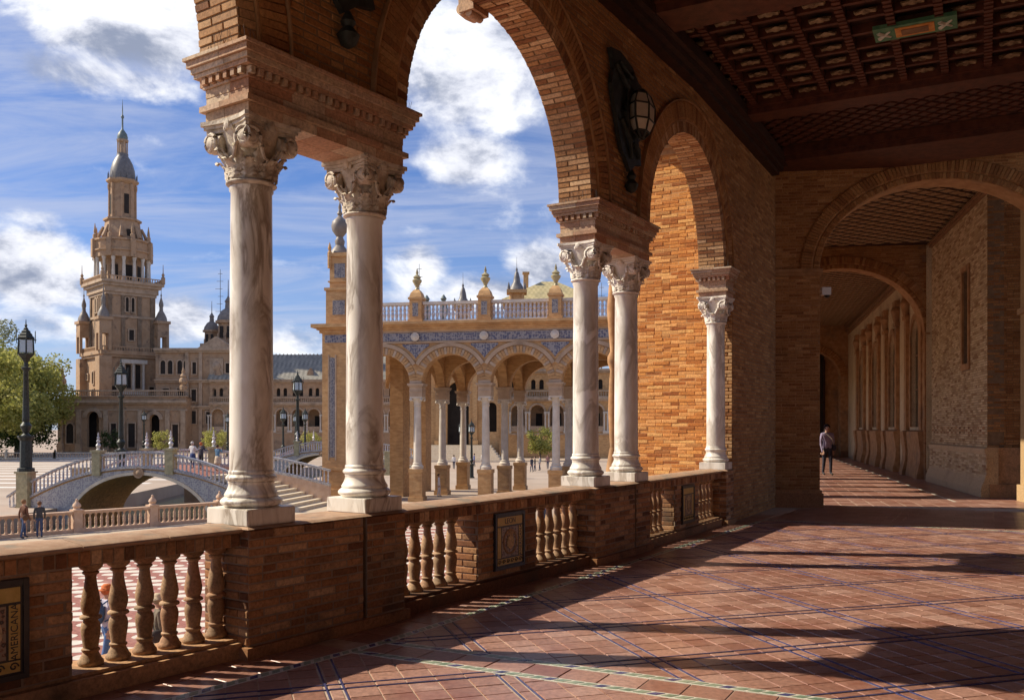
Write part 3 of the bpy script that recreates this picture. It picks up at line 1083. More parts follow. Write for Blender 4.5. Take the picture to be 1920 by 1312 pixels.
RX = Matrix.Rotation(R(90), 4, 'X')
BAL = {-1: 'balustrade section behind the camera', 0: 'balustrade section with the AMERICANA tile panel, nearest the camera',
       1: 'brick balustrade section with the LEON tile panel between column pairs', 2: 'brick balustrade section in front of the sunlit orange wall'}
for i in (-1, 0, 1, 2):
    F = frame(PIERS[i].x, PIERS[i].y, 0, hd[i] - 1.5)
    bal = thing('balustrade', BAL[i], 'balustrade', F, 'balustrade sections of the arcade')
    u0, u1 = .80, 4.155
    b = MB()
    b.box(u0, u1, -.20, .20, 0, .105)
    b.box(u0, u1, -.155, .17, .107, .128)
    link('kerb', b.mesh('kerb', 'brick_dado'), bal, F)
    b = MB()
    b.box(u0, u1, -.174, .165, .752, .842)
    link('rail_core', b.mesh('rail_core', 'mortar_dark'), bal, F)
    RB = Pieces('brick', 'brick_dado', 'brickwork')
    n = 48
    rnd = random.Random(i)
    for k in range(n):
        a = u0 + (u1 - u0) * k / n
        RB.rect(F, a + .004, a + (u1 - u0) / n - .004, .754, .840, -.180 + rnd.uniform(-.003, .003), .03)
    b = MB()
    prof = [(-.175, .842), (-.215, .852), (-.222, .862), (-.215, .872), (-.19, .882), (0, .898), (.19, .882), (.215, .872), (.222, .862), (.175, .842)]
    half_n = 6
    for k in range(half_n):
        a, c_ = u0 + (u1 - u0) * k / half_n + .003, u0 + (u1 - u0) * (k + 1) / half_n - .003
        m_ = MB()
        vs = [(a, y, z) for y, z in prof] + [(c_, y, z) for y, z in prof]
        L_ = len(prof)
        fs = [(q, (q + 1) % L_, L_ + (q + 1) % L_, L_ + q) for q in range(L_)] + [tuple(range(L_)), tuple(range(2 * L_ - 1, L_ - 1, -1))]
        m_.add(vs, fs)
        link('coping_stone', m_.mesh('coping_stone', 'coping', smooth=30), bal, F)
    b = MB()
    b.box(1.955, 2.995, -.174, .165, .128, .752)
    link('panel_block', b.mesh('panel_block', 'mortar_dark'), bal, F)
    courses(RB, F, .13, .75, lambda z: [(1.95, 3.0)], -.180, .03, seed=70 + i, H=.062)
    for uu, rot in ((1.95, -90), (3.0, 90)):
        FJ = F @ T(uu, 0, 0) @ Matrix.Rotation(R(rot), 4, 'Z')
        courses(RB, FJ, .13, .75, lambda z: [(-.17, .17)], -.004, .03, seed=80 + i, H=.062)
    RB.emit(bal, {0: 150, 1: 150, 2: 40}.get(i, 0))
    for k in range(6):
        for a in (.80 + .08, 3.0 + .205):
            link('baluster', cached('nearbal', lambda: baluster_mesh(.62, 'baluster', 'terracotta', .94, 20)), bal, F @ T(a + k * .178, 0, .129) @ Matrix.Rotation(k * 1.1, 4, 'Z'))
    # the ceramic panel
    pw, z0, z1 = .27, .185, .735
    uc = 2.475
    yf = -.182
    tp = link('tile_panel', MB().box(uc - pw, uc + pw, yf - .012, yf + .02, z0, z1).mesh('tile_panel', 'tile_dark'), bal, F)
    yy = yf - .014
    fr = MB()
    for a in (uc - pw + .004, uc + pw - .034):
        fr.box(a, a + .03, yf - .022, yf, z0 + .004, z1 - .004)
    for a in (z0 + .004, z1 - .034):
        fr.box(uc - pw + .036, uc + pw - .036, yf - .022, yf, a, a + .03)
    link('frame', fr.mesh('frame', 'tile_dark'), tp, F)
    b = MB()
    b.box(uc - .22, uc + .22, yy - .001, yf, z1 - .125, z1 - .045)
    link('title_band', b.mesh('title_band', 'tile_yellow'), tp, F)
    for s in (-1, 1):
        b = MB()
        b.box(uc + s * .19 - .03, uc + s * .19 + .03, yy - .001, yf, z0 + .115, z1 - .14)
        link('side_band', b.mesh('side_band', 'tile_yellow'), tp, F)
    b = MB()
    b.box(uc - .22, uc + .22, yy - .001, yf, z0 + .045, z0 + .105)
    link('foot_band', b.mesh('foot_band', 'tile_yellow'), tp, F)
    b = MB()
    zc_ = (z0 + z1) / 2 - .012
    b.box(uc - .145, uc + .145, yy, yf, z0 + .118, z1 - .142)
    link('emblem_field', b.mesh('emblem_field', 'heraldry'), tp, F)
    b = MB()
    b.lathe([(.125, 0), (.125, .004), (.105, .004), (.105, 0)], 28, F.inverted() @ F @ T(uc, yy - .001, zc_) @ RX, caps=False)
    b.lathe([(.07, 0), (.07, .005), (.001, .006)], 6, T(uc, yy - .001, zc_ - .005) @ RX, ph=.5, caps=False)
    for s in (-1, 1):
        b.tube([(uc + s * .03, yy - .004, zc_ - .06), (uc + s * .06, yy - .004, zc_), (uc + s * .035, yy - .004, zc_ + .06)], .006, 5)
    b.prism([(uc - .05, zc_ + .065), (uc + .05, zc_ + .065), (uc + .06, zc_ + .1), (uc + .03, zc_ + .085), (uc, zc_ + .108), (uc - .03, zc_ + .085), (uc - .06, zc_ + .1)], yy - .006, yy)
    link('emblem', b.mesh('emblem', 'brick_pale', smooth=30), tp, F)
    for k in range(6):
        sc_ = MB()
        aa = [(uc - .19 + k * .075 + .026 * cos(q * .55) * (1 - q / 16), yy - .003, z0 + .075 + .024 * sin(q * .55) * (1 - q / 16)) for q in range(14)]
        sc_.tube(aa, .0045, 5)
        link('scroll', sc_.mesh('scroll', 'tile_dark'), tp, F)
    if i == 1:
        text('LEON', .075, tp, F @ T(uc, yy - .002, z1 - .085) @ RX, 'tile_dark')
    if i == 0:
        text('A', .075, tp, F @ T(uc + .06, yy - .002, z1 - .085) @ RX, 'tile_dark')
    if i in (0, 1):
        text('AMERICANA', .055, tp, F @ T(uc + .19, yy - .002, zc_) @ RX @ Matrix.Rotation(R(90), 4, 'Z'), 'tile_dark')

# ------------------------------------------------------------------ wall lanterns in the spandrels
for i, lab in ((1, 'dark iron lantern plate on the spandrel above the nearest column pair'), (2, 'dark iron plate with pale paned lantern on the spandrel between two arches')):
    F = FR[i] @ T(0, -.26, 0)
    ln = thing('wall_lantern', lab, 'lantern', F, 'iron lanterns on the arcade wall')
    ol = [(-.5, 5.96), (-.23, 6.0), (.12, 5.93), (.30, 5.80), (.39, 5.78), (.52, 5.63), (.60, 5.61), (.64, 5.40), (.50, 5.19), (.30, 5.07), (.39, 4.80), (.20, 4.76), (.05, 4.65),
          (-.10, 4.80), (-.19, 4.85), (-.30, 5.08), (-.34, 5.2), (-.44, 5.42), (-.48, 5.56), (-.42, 5.74)]
    link('iron_plate', MB().prism(ol, -.03, .02).mesh('iron_plate', 'iron'), ln, F)
    b = MB()
    for (x0, z0, x1, z1, x2, z2) in ((-.40, 5.8, -.1, 5.6, -.2, 5.3), (-.3, 5.85, 0, 5.75, .1, 5.85), (-.25, 5.2, -.05, 5.0, .05, 4.8), (.1, 5.0, .2, 4.95, .28, 4.85), (-.1, 5.5, -.15, 5.3, -.05, 5.15)):
        b.tube([(x0, -.05, z0), (x1, -.07, z1), (x2, -.05, z2)], [.02, .03, .018], 6)
    link('scrollwork', b.mesh('scrollwork', 'iron', smooth=40), ln, F)
    prof = [(.05, 5.66), (.16, 5.60), (.24, 5.46), (.23, 5.28), (.15, 5.15), (.05, 5.08)]
    n = 6
    ph = .15
    CL = T(.20, -.11, 0)
    for k in range(n):
        for q in range(len(prof) - 1):
            P4 = []
            for (kk, qq) in ((k, q), (k + 1, q), (k + 1, q + 1), (k, q + 1)):
                a = ph + 2 * pi * kk / n
                P4.append(Vector((prof[qq][0] * cos(a), prof[qq][0] * sin(a) * .6, prof[qq][1])))
            c = sum(P4, Vector()) / 4
            ins = [c + (p - c) * .90 for p in P4]
            b = MB()
            b.add([p for p in ins] + [Vector((p.x * .96, p.y * .96, p.z)) for p in ins], [(0, 1, 2, 3), (7, 6, 5, 4), (0, 4, 5, 1), (1, 5, 6, 2), (2, 6, 7, 3), (3, 7, 4, 0)], CL)
            link('pane', b.mesh('pane', 'glass_pale' if 1 <= q <= 3 else 'glass_dark'), ln, F)
    b = MB()
    for k in range(n):
        a = ph + 2 * pi * k / n
        b.tube([(r * cos(a), r * sin(a) * .6, z) for r, z in prof], .014, 5, CL)
    for r, z in prof:
        b.tube([(r * cos(ph + 2 * pi * k / n), r * sin(ph + 2 * pi * k / n) * .6, z) for k in range(n + 1)], .012, 5, CL)
    link('iron_frame', b.mesh('iron_frame', 'iron'), ln, F)
    b = MB()
    b.lathe([(.01, 4.40), (.06, 4.43), (.09, 4.50), (.04, 4.56), (.06, 4.6), (.02, 4.68)], 10, T(.1, -.02, 0))
    link('pendant', b.mesh('pendant', 'iron', smooth=40), ln, F)
    link('bracket', MB().box(-.04, .04, .0, .055, 5.2, 5.6).mesh('bracket', 'iron'), ln, F)

# ------------------------------------------------------------------ floor
FLOOR_POLY = [gp(2.9, -9.2), gp(2.9, 19.5), gp(-2.2, 21.0)] + [FR[3] @ Vector((3.2, .18, 0)), FR[3] @ Vector((0, .18, 0)), FR[2] @ Vector((0, .18, 0)),
                                                              FR[1] @ Vector((0, .18, 0)), FR[0] @ Vector((0, .18, 0)), FR[-1] @ Vector((0, .18, 0)), FR[-1] @ Vector((-4, .18, 0))]
b = MB()
n_ = len(FLOOR_POLY)
b.add([(p.x, p.y, -.006) for p in FLOOR_POLY] + [(p.x, p.y, -.13) for p in FLOOR_POLY],
      [tuple(q) for q in tessellate_polygon([[Vector((p.x, p.y, 0)) for p in FLOOR_POLY]])] + [(k, (k + 1) % n_, n_ + (k + 1) % n_, n_ + k) for k in range(n_)])
me_ = b.mesh('floor', 'grout', fix=False)
floor = link('floor', me_, None, Matrix(), kind='structure')
FT = Pieces('floor_tile', 'floor_tile', 'tile_field')
CUT = MB()
CUTB = MB()


def clip(poly, hp):
    for (nx, ny, c) in hp:                    # keep nx*x + ny*y >= c
        o = []
        for k in range(len(poly)):
            p, q = poly[k], poly[(k + 1) % len(poly)]
            dp, dq = nx * p[0] + ny * p[1] - c, nx * q[0] + ny * q[1] - c
            if dp >= 0:
                o.append(p)
            if (dp < 0) != (dq < 0):
                s_ = dp / (dp - dq)
                o.append((p[0] + (q[0] - p[0]) * s_, p[1] + (q[1] - p[1]) * s_))
        poly = o
        if len(poly) < 3:
            return []
    return poly


def slab(b, poly, z0, z1):
    n = len(poly)
    b.add([(x, y, z1) for x, y in poly] + [(x, y, z0) for x, y in poly],
          [tuple(range(n))] + [(k, k + n, (k + 1) % n + n, (k + 1) % n) for k in range(n)])


def tile(Fm, u0, u1, v0, v1, hp, lift=0.0):
    q = [Fm @ Vector((u, v, 0)) for u, v in ((u0, v0), (u1, v0), (u1, v1), (u0, v1))]
    poly = [(p.x, p.y) for p in q]
    ins = all(nx * p[0] + ny * p[1] >= c for p in poly for nx, ny, c in hp)
    z = random.uniform(-.0012, .0012) + lift
    if ins:
        rx_ = Matrix.Rotation(random.uniform(-.004, .004), 4, 'X') @ Matrix.Rotation(random.uniform(-.004, .004), 4, 'Y')
        M = Fm @ Matrix.Translation(((u0 + u1) / 2, (v0 + v1) / 2, z)) @ rx_ @ Matrix.Rotation(R(-90), 4, 'X')
        FT.any('tile', M @ Matrix.Diagonal((u1 - u0, .02, v1 - v0, 1)))
    else:
        c = clip(poly, hp)
        if c:
            slab(CUT, c, -.02, z)


Lx = Vector((sin(R(27.5)), cos(R(27.5))))
Tx = Vector((cos(R(27.5)), -sin(R(27.5))))


def pt(i, y):
    p = FR[i] @ Vector((0, y, 0))
    return Vector((p.x, p.y))


S0, S1, S3 = pt(0, -.62), pt(1, -.66), pt(3, -.56)


def right_of(a, b_, off=0.0):
    d = (b_ - a).normalized()
    nrm = Vector((d.y, -d.x))
    return (nrm.x, nrm.y, nrm.dot(a) + off)


def neg(h):
    return (-h[0], -h[1], -h[2])


lmin = lambda c: (Lx.x, Lx.y, c)
lmax = lambda c: (-Lx.x, -Lx.y, -c)
tmax = lambda c: (-Tx.x, -Tx.y, -c)
RT = 2.6
regions = [[lmin(5.46), lmax(15.6), right_of(S1, S3, .045), tmax(RT)], [lmin(-4), lmax(5.05), right_of(S0, S1, .045), tmax(RT)]]
GD = Matrix.Translation((2.30, 8.668, 0)) @ Matrix.Rotation(R(17.5), 4, 'Z')
PER = 1.06
ivs = [(.028, .094)] + [(.126 + k * .1868, .126 + k * .1868 + .179) for k in range(5)]
for hp in regions:
    for a in range(-14, 15):
        for b_ in range(-14, 15):
            cc = GD @ Vector(((a + .5) * PER, (b_ + .5) * PER, 0))
            if cc.y < 2.5 or any(nx * cc.x + ny * cc.y < c - .8 for nx, ny, c in hp):
                continue
            for (u0, u1) in ivs:
                for (v0, v1) in ivs:
                    tile(GD, a * PER + u0, a * PER + u1, b_ * PER + v0, b_ * PER + v1, hp)
    for fam in (0, 1):
        for a in range(-14, 15):
            for q in (0.0, .102):
                u0, u1 = a * PER + q + .005, a * PER + q + .016
                if fam == 0:
                    qd = [(u0, -15), (u1, -15), (u1, 15), (u0, 15)]
                else:
                    qd = [(-15, u0), (15, u0), (15, u1), (-15, u1)]
                poly = [(p.x, p.y) for p in (GD @ Vector((x, y, 0)) for x, y in qd)]
                poly = clip(poly, hp)
                if poly:
                    bb = MB()
                    slab(bb, poly, -.02, .0012 + fam * .0008)
                    link('blue_strip', bb.mesh('blue_strip', 'tile_blue'), floor, Matrix())
# band between the two rhomb strips, margin beside the wall, and the far end band
FG = Matrix.Rotation(R(-27.5), 4, 'Z')
for k in range(-24, 16):
    tile(FG, k * .262, k * .262 + .258, 5.13, 5.38, [right_of(S1 - Lx, S1 + Lx, .02), tmax(RT)])
for (sa, sb) in ((S0, S1), (S1, S3)):
    dd = (sb - sa).normalized()
    FM = frame(sa.x, sa.y, 0, math.degrees(math.atan2(dd.x, dd.y)))
    L_ = (sb - sa).length
    for k in range(int(L_ / .25) + (6 if sb is S3 else 0)):
        for r_ in range(2):
            tile(FM, k * .25, k * .25 + .246, .045 + r_ * .25, .045 + r_ * .25 + .246, [])
for r_ in range(12):
    for k in range(-22, 10):
        tile(FG, k * .30 + (r_ % 2) * .15, k * .30 + (r_ % 2) * .15 + .296, 15.68 + r_ * .30, 15.68 + r_ * .30 + .296, [right_of(S1, S3, .04), tmax(RT)])
FT.emit(floor, 300)
link('cut_tile', CUT.mesh('cut_tile', 'floor_tile'), floor, Matrix(), kind='stuff')
# rhomb strips
TEMPL['rhomb'] = MB().add([(-.5, 0, -.5), (.1, 0, -.5), (.5, 0, .5), (-.1, 0, .5), (-.5, 1, -.5), (.1, 1, -.5), (.5, 1, .5), (-.1, 1, .5)],
                          [(0, 1, 2, 3), (7, 6, 5, 4), (0, 4, 5, 1), (1, 5, 6, 2), (2, 6, 7, 3), (3, 7, 4, 0)])
RG = Pieces('green_rhomb', 'tile_green', 'rhomb_strip')
RBL = Pieces('blue_rhomb', 'tile_blue', 'rhomb_strip')


def rhomb_strip(a, b_, w=.075):
    d = (b_ - a)
    L_ = d.length
    Fm = frame(a.x, a.y, 0, math.degrees(math.atan2(d.x, d.y)))
    bb = MB().box(0, L_, -w / 2 - .006, w / 2 + .006, -.02, .0015)
    link('strip_bed', bb.mesh('strip_bed', 'tile_white'), floor, Fm)
    n = int(L_ / .085)
    for k in range(n):
        x = (k + .5) * L_ / n
        M = Fm @ T(x, 0, .0035) @ Matrix.Rotation(R(-90), 4, 'X') @ Matrix.Diagonal((.098, .015, w - .024, 1))
        (RBL if k % 4 == 1 else RG).any('rhomb', M)


e_t = gp(RT, 5.09)
q1, q2 = S1 - Lx * (S1.dot(Lx) - 5.09), S1 - Lx * (S1.dot(Lx) - 5.42)
rhomb_strip(q1, Vector((gp(RT, 5.09).x, gp(RT, 5.09).y)))
rhomb_strip(q2, Vector((gp(RT, 5.42).x, gp(RT, 5.42).y)))
rhomb_strip(S0, S1)
rhomb_strip(S1, S3)
q3 = S3 - Lx * (S3.dot(Lx) - 15.64)
rhomb_strip(q3, Vector((gp(RT, 15.64).x, gp(RT, 15.64).y)))
RG.emit(floor, 120)
RBL.emit(floor, 60)

# ------------------------------------------------------------------ ceiling
ceil = link('ceiling', MB().box(-5.6, 3.2, -9, 19.2, 6.86, 7.3).mesh('ceiling', 'wood'), None, G, kind='structure')
for l0, l1 in ((2.9, 3.5), (6.75, 7.35), (10.6, 11.22), (14.72, 15.14), (17.6, 19.0)):
    b = MB()
    b.box(-5.2, 3.0, l0, l1, 6.60, 6.86)
    b.box(-5.2, 3.0, l0 - .07, l0 - .002, 6.70, 6.86)
    b.box(-5.2, 3.0, l1 + .002, l1 + .07, 6.70, 6.86)
    link('beam', b.mesh('beam', 'wood_red'), ceil, G)
    b = MB()
    b.box(-5.2, 3.0, l1 + .072, l1 + .11, 6.74, 6.80)
    link('beam_fillet', b.mesh('beam_fillet', 'wood_light'), ceil, G)
ribs = [-3.8 + .55 * k for k in range(13)]
for (l0, l1) in ((7.45, 10.5), (11.3, 14.65)):
    for t_ in ribs:
        b = MB()
        b.box(t_ - .045, t_ + .045, l0, l1, 6.72, 6.86)
        for k in range(int((l1 - l0) / .12)):
            b.box(t_ - .052, t_ + .052, l0 + k * .12 + .02, l0 + k * .12 + .08, 6.705, 6.72)
        link('rib', b.mesh('rib', 'wood_red'), ceil, G)
    nr = 7
    for k in range(1, nr):
        l_ = l0 + (l1 - l0) * k / nr
        b = MB()
        for q in range(len(ribs) - 1):
            b.box(ribs[q] + .047, ribs[q + 1] - .047, l_ - .035, l_ + .035, 6.745, 6.86)
        link('cross_rib', b.mesh('cross_rib', 'wood_red'), ceil, G)

    def orn():
        m_ = MB()
        m_.lathe([(.02, -.02), (.06, -.012), (.055, 0), (.02, .008)], 8)
        for s in (-1, 1):
            m_.prism([(s * .04, -.01), (s * .12, -.02), (s * .14, .006), (s * .08, .012), (s * .04, .02)], -.03, .03)
        return m_.mesh('rosette', 'gilt')
    for k in range(nr):
        for q in range(len(ribs) - 1):
            tt, ll = (ribs[q] + ribs[q + 1]) / 2, l0 + (l1 - l0) * (k + .5) / nr
            if l0 > 11 and abs(tt + .78) < .55 and abs(ll - 12.75) < .35:
                continue
            link('rosette', cached('orn', orn), ceil, G @ T(tt, ll + .16, 6.80) @ Matrix.Rotation(R(-14), 4, 'X'))
# painted panel
b = MB()
b.box(-1.28, -.30, 12.55, 12.98, 6.69, 6.74)
pp = link('painted_panel', b.mesh('painted_panel', 'paint_green'), ceil, G)
b = MB()
b.box(-1.02, -.56, 12.62, 12.91, 6.68, 6.689)
link('cartouche', b.mesh('cartouche', 'paint_orange'), pp, G)
b = MB()
b.box(-.95, -.63, 12.68, 12.85, 6.672, 6.679)
link('inner_cartouche', b.mesh('inner_cartouche', 'wood_light'), pp, G)
for cx_ in (-1.15, -.43):
    for s in (-1, 1):
        b = MB()
        b.tube([(cx_ - .07, 12.765 - s * .09, 6.684), (cx_ + .07, 12.765 + s * .09, 6.684)], [.03, .012], 6)
        link('painted_wing', b.mesh('painted_wing', 'tile_white'), pp, G)
TEMPL['lozenge'] = MB().prism([(-.5, 0), (0, -.5), (.5, 0), (0, .5)], 0, 1)


def lozenge_field(parent, Fm, u0, u1, v0, v1, z, du, dv, mat, n_ind, name='lozenge_plate'):
    P = Pieces(name, mat, 'lozenge_field')
    nu, nv = int((u1 - u0) / du), int((v1 - v0) / dv)
    for a in range(nu):
        for b_ in range(nv):
            M = Fm @ T(u0 + (a + .5) * du + (.5 * du if b_ % 2 else 0), v0 + (b_ + .5) * dv, z) @ Matrix.Rotation(R(90), 4, 'X')
            P.any('lozenge', M @ Matrix.Diagonal((du * .70, .03, dv * 1.25, 1)))
    P.emit(parent, n_ind)


lozenge_field(ceil, G, -4.2, 2.6, 15.3, 17.5, 6.83, .30, .15, 'wood_red', 0)

# ------------------------------------------------------------------ right-hand wall of the gallery, out of frame, and the wall behind
rw = thing('side_wall', 'plain brick wall closing the gallery on its inner side, past the frame edge', 'wall', G)
link('brick_face', MB().box(2.62, 3.1, -9, 16.2, -.05, 6.86).mesh('brick_face', 'brick_wall'), rw, G)
rw2 = thing('back_wall', 'brick cross wall closing the gallery behind the camera', 'wall', G)
b = MB().panel([[(-6, 0), (-4.2, 0), (-4.2, 4.4)] + arc_pts(-1, 4.4, 3.2, 1.9, pi, 0, 16)[1:-1] + [(2.2, 4.4), (2.2, 0), (2.6, 0), (2.6, 6.86), (-6, 6.86)]], -9.4, -9.0)
link('brick_face', b.mesh('brick_face', 'brick'), rw2, G)

# ================================================================== cross walls, corridor, side block
def sweep_x(b, prof, x0, x1, M=None, mi=0):
    """closed (y, z) profile swept along x"""
    n = len(prof)
    vs = [(x0, y, z) for y, z in prof] + [(x1, y, z) for y, z in prof]
    fs = [(k, (k + 1) % n, n + (k + 1) % n, n + k) for k in range(n)]
    tr = tessellate_polygon([[Vector((y, z, 0)) for y, z in prof]])
    fs += [tuple(t) for t in tr] + [tuple(n + i for i in reversed(t)) for t in tr]
    return b.add(vs, fs, M, mi)


def cross_wall(name_label, F, u0, u1, a0, a1, spr, rise, top, thick, n_ind, seed, brickface=True):
    w = thing('cross_wall', name_label, 'wall', F, 'arched cross walls of the gallery')
    c, hw = (a0 + a1) / 2, (a1 - a0) / 2
    arch = arc_pts(c, spr, hw, rise, pi, 0, 40)
    poly = [(u0, 0), (a0, 0)] + arch + [(a1, 0), (u1, 0), (u1, top), (u0, top)]
    link('wall_core', MB().panel([poly], .006, thick).mesh('wall_core', 'brick_moulding'), w, F)
    P = Pieces('brick', 'brick_wall', 'brickwork')
    rw_ = .38

    def spans(z):
        if z < spr:
            return [(u0, a0), (a1, u1)]
        dz = (z - spr) / (rise + rw_)
        x = (hw + rw_) * math.sqrt(max(0, 1 - dz * dz)) if dz < 1 else 0
        return [(u0, c - x), (c + x, u1)] if x > 0 else [(u0, u1)]
    if brickface:
        courses(P, F, 0, spr - .12, spans, 0, .03, seed=seed)
        courses(P, F, spr + .02, top, spans, 0, .03, seed=seed + 1)
    ring(P, F, c, spr, hw + .14, hw + .14 + .24, -.03, .05, pi, 0, 110, seed, (rise + .14) / (hw + .14))
    ring(P, F, c, spr, hw + .004, hw + .125, -.012, .05, pi, 0, 110, seed + 3, (rise + .004) / (hw + .004))
    P.emit(w, n_ind)
    # band mouldings on the jambs
    for (j0, j1) in ((u0, a0), (a1, u1)):
        b = MB()
        b.box(j0 - .0, j1 + .03, -.035, thick + .03, spr - .115, spr - .06)
        b.box(j0 - .0, j1 + .05, -.055, thick + .05, spr - .058, spr + .012)
        link('impost_band', b.mesh('impost_band', 'brick_moulding'), w, F)
        b = MB()
        b.box(j0, j1 + .012, -.012, thick + .012, spr - .72, spr - .68)
        b.box(j0, j1 + .012, -.012, thick + .012, spr - 1.0, spr - .97)
        link('string_course', b.mesh('string_course', 'brick_moulding'), w, F)
        b = MB()
        b.box(j0, j1 + .06, -.06, thick + .06, 0, .28)
        link('footing', b.mesh('footing', 'brick_dado'), w, F)
        link('footing_fillet', MB().box(j0, j1 + .035, -.035, thick + .035, .282, .34).mesh('footing_fillet', 'brick_dado'), w, F)
        link('dado_band', MB().box(j0, j1 + .02, -.02, thick + .02, 1.08, 1.13).mesh('dado_band', 'brick_dado'), w, F)
    return w


cross_wall('brick cross wall with a wide arch that closes the near gallery', FE, 0.0, 7.2, .99, 5.53, 4.66, 1.68, 7.2, .6, 130, 100)
FA2 = frame(12.62, 27.5, 0, 97)
cross_wall('brick cross wall with an arch halfway down the corridor', FA2, -5.6, .6, -4.95, -.10, 4.45, 2.0, 7.3, .5, 60, 110)
FA3 = frame(18.75, 48.9, 0, 95)
w3 = cross_wall('brick cross wall with a dark arched doorway at the corridor end', FA3, -6.6, .6, -5.7, -1.0, 4.37, 1.55, 7.4, .5, 0, 120, False)
link('door_leaf', MB().box(-5.6, -1.75, .52, .6, 0, 6.0).mesh('door_leaf', 'dark_opening'), w3, FA3)
b = MB()
for k in range(5):
    b.box(-5.6 + k * .95, -5.5 + k * .95, .44, .518, 0, 5.3)
b.box(-5.6, -1.75, .44, .51, 2.9, 3.05)
link('door_frame', b.mesh('door_frame', 'wood'), w3, FA3)
b = MB()
b.box(-6.6, .6, .25, 1.2, 0, 7.4, T(0, .4, 0))
link('back_wall', b.mesh('back_wall', 'brick_moulding'), w3, FA3)

# floor and ceiling of the corridor
FC = frame(10.74, 20.5, 0, 14.6)
FCR = FC @ Matrix.Rotation(pi, 4, 'Z')
cf = link('corridor_floor', MB().box(-3.2, 31, -1.2, 6.2, -.14, -.010).mesh('corridor_floor', 'grout'), None, FC, kind='structure')
P = Pieces('floor_tile', 'floor_tile', 'tile_field')
for a in range(-10, 98):
    for q in range(-3, 19):
        P.flat(FC, a * .31, a * .31 + .302, q * .31, q * .31 + .302, random.uniform(-.0045, -.003), .02)
P.emit(cf, 0)
b = MB()
for y in (.95, 4.2):
    b.box(-1.6, 30, y, y + .05, -.012, .0005)
link('pale_strip', b.mesh('pale_strip', 'tile_white'), cf, FC)
cc = link('corridor_ceiling', MB().box(-4.2, 31, -.9, 6.3, 7.12, 7.4).mesh('corridor_ceiling', 'wood'), None, FC, kind='structure')
lozenge_field(cc, FC @ Matrix.Rotation(R(90), 4, 'Z'), -.3, 5.6, -6.7, 2.6, 7.10, .50, .24, 'lozenge_plaster', 260)
lozenge_field(cc, FC @ Matrix.Rotation(R(90), 4, 'Z'), -.3, 5.6, -30, -7.6, 7.10, .50, .24, 'lozenge_plaster', 0)

# side block with the slit window
sb = thing('side_block', 'tall pale brick block with a slit window, on the corridor side behind the wide arch', 'wall', FC)
b = MB()
b.panel([[(0, 0), (6.4, 0), (6.4, 7.1), (0, 7.1)], [(1.75, 3.15), (2.35, 3.15), (2.35, 5.45), (1.75, 5.45)]], -.35, -.012)
b.box(.02, 6.4, -3.0, -.352, 0, 7.1)
link('wall_core', b.mesh('wall_core', 'mortar'), sb, FC)
P = Pieces('brick', 'brick_pale', 'brickwork')


def sbs(z):
    if 3.0 < z < 5.6:
        return [(-6.4, -2.5), (-1.6, 0)]
    return [(-6.4, 0)]


courses(P, FCR, 1.12, 6.85, sbs, 0, .02, seed=200)
P.emit(sb, 120)
P = Pieces('brick', 'brick_wall', 'brickwork')
FEND = FC @ Matrix.Rotation(R(-90), 4, 'Z')
courses(P, FEND, 1.12, 7.1, lambda z: [(.0, 3.0)], 0, .02, seed=201)
P.emit(sb, 60)
# red patterned bricks set in the pale face
P = Pieces('red_brick', 'brick_dado', 'red_brick_course')
for k in range(26):
    for r_ in range(3):
        if (k + r_) % 2:
            P.rect(FCR, -6.3 + k * .235, -6.3 + k * .235 + .15, 1.42 + r_ * .06, 1.42 + r_ * .06 + .05, -.006, .02)
P.emit(sb, 30)
prof = [(-.2, 0), (.16, 0), (.16, .16), (.14, .24), (.07, .42), (.045, .62), (.05, .95), (.08, 1.02), (.085, 1.09), (0.02, 1.125), (-.2, 1.125)]
b = MB()
sweep_x(b, prof, -.14, 6.4)
link('flared_dado', b.mesh('flared_dado', 'brick_pale'), sb, FC)
P = Pieces('brick', 'brick_pale', 'dado_brickwork')
for r_ in range(9):
    P_z = .44 + r_ * .058
    for k in range(24):
        P.rect(FCR, -6.4 + k * .27 + (.13 if r_ % 2 else 0), -6.4 + k * .27 + (.13 if r_ % 2 else 0) + .26, P_z, P_z + .05, -.064, .03)
P.emit(sb, 0)
b = MB()
b.box(-.16, .0, -3.0, -.02, 0, .3); b.box(-.09, .0, -3.0, -.02, .302, 1.12)
link('end_dado', b.mesh('end_dado', 'brick_dado'), sb, FC)
b = MB()
for x0, x1, z0, z1 in ((1.62, 1.75, 3.0, 5.58), (2.35, 2.48, 3.0, 5.58), (1.752, 2.348, 5.45, 5.58), (1.752, 2.348, 3.0, 3.15)):
    b.box(x0, x1, -.02, .035, z0, z1)
wf = link('slit_window', b.mesh('slit_window', 'brick_moulding'), sb, FC)
link('pane', MB().box(1.75, 2.35, -.24, -.22, 3.15, 5.45).mesh('pane', 'glass_dark'), wf, FC)
b = MB()
b.box(-.05, 6.4, -.02, .07, 6.86, 6.93); b.box(-.05, 6.4, -.02, .11, 6.932, 7.0)
link('cornice', b.mesh('cornice', 'wood_light'), sb, FC)
b = MB()
b.box(-1.5, -1.0, -2.4, -.42, 0, 7.1); b.box(-1.56, -.95, -2.4, -.36, 0, .35); b.box(-1.55, -.96, -2.4, -.36, 3.98, 4.1)
link('corner_pilaster', b.mesh('corner_pilaster', 'brick_pale'), sb, FC)

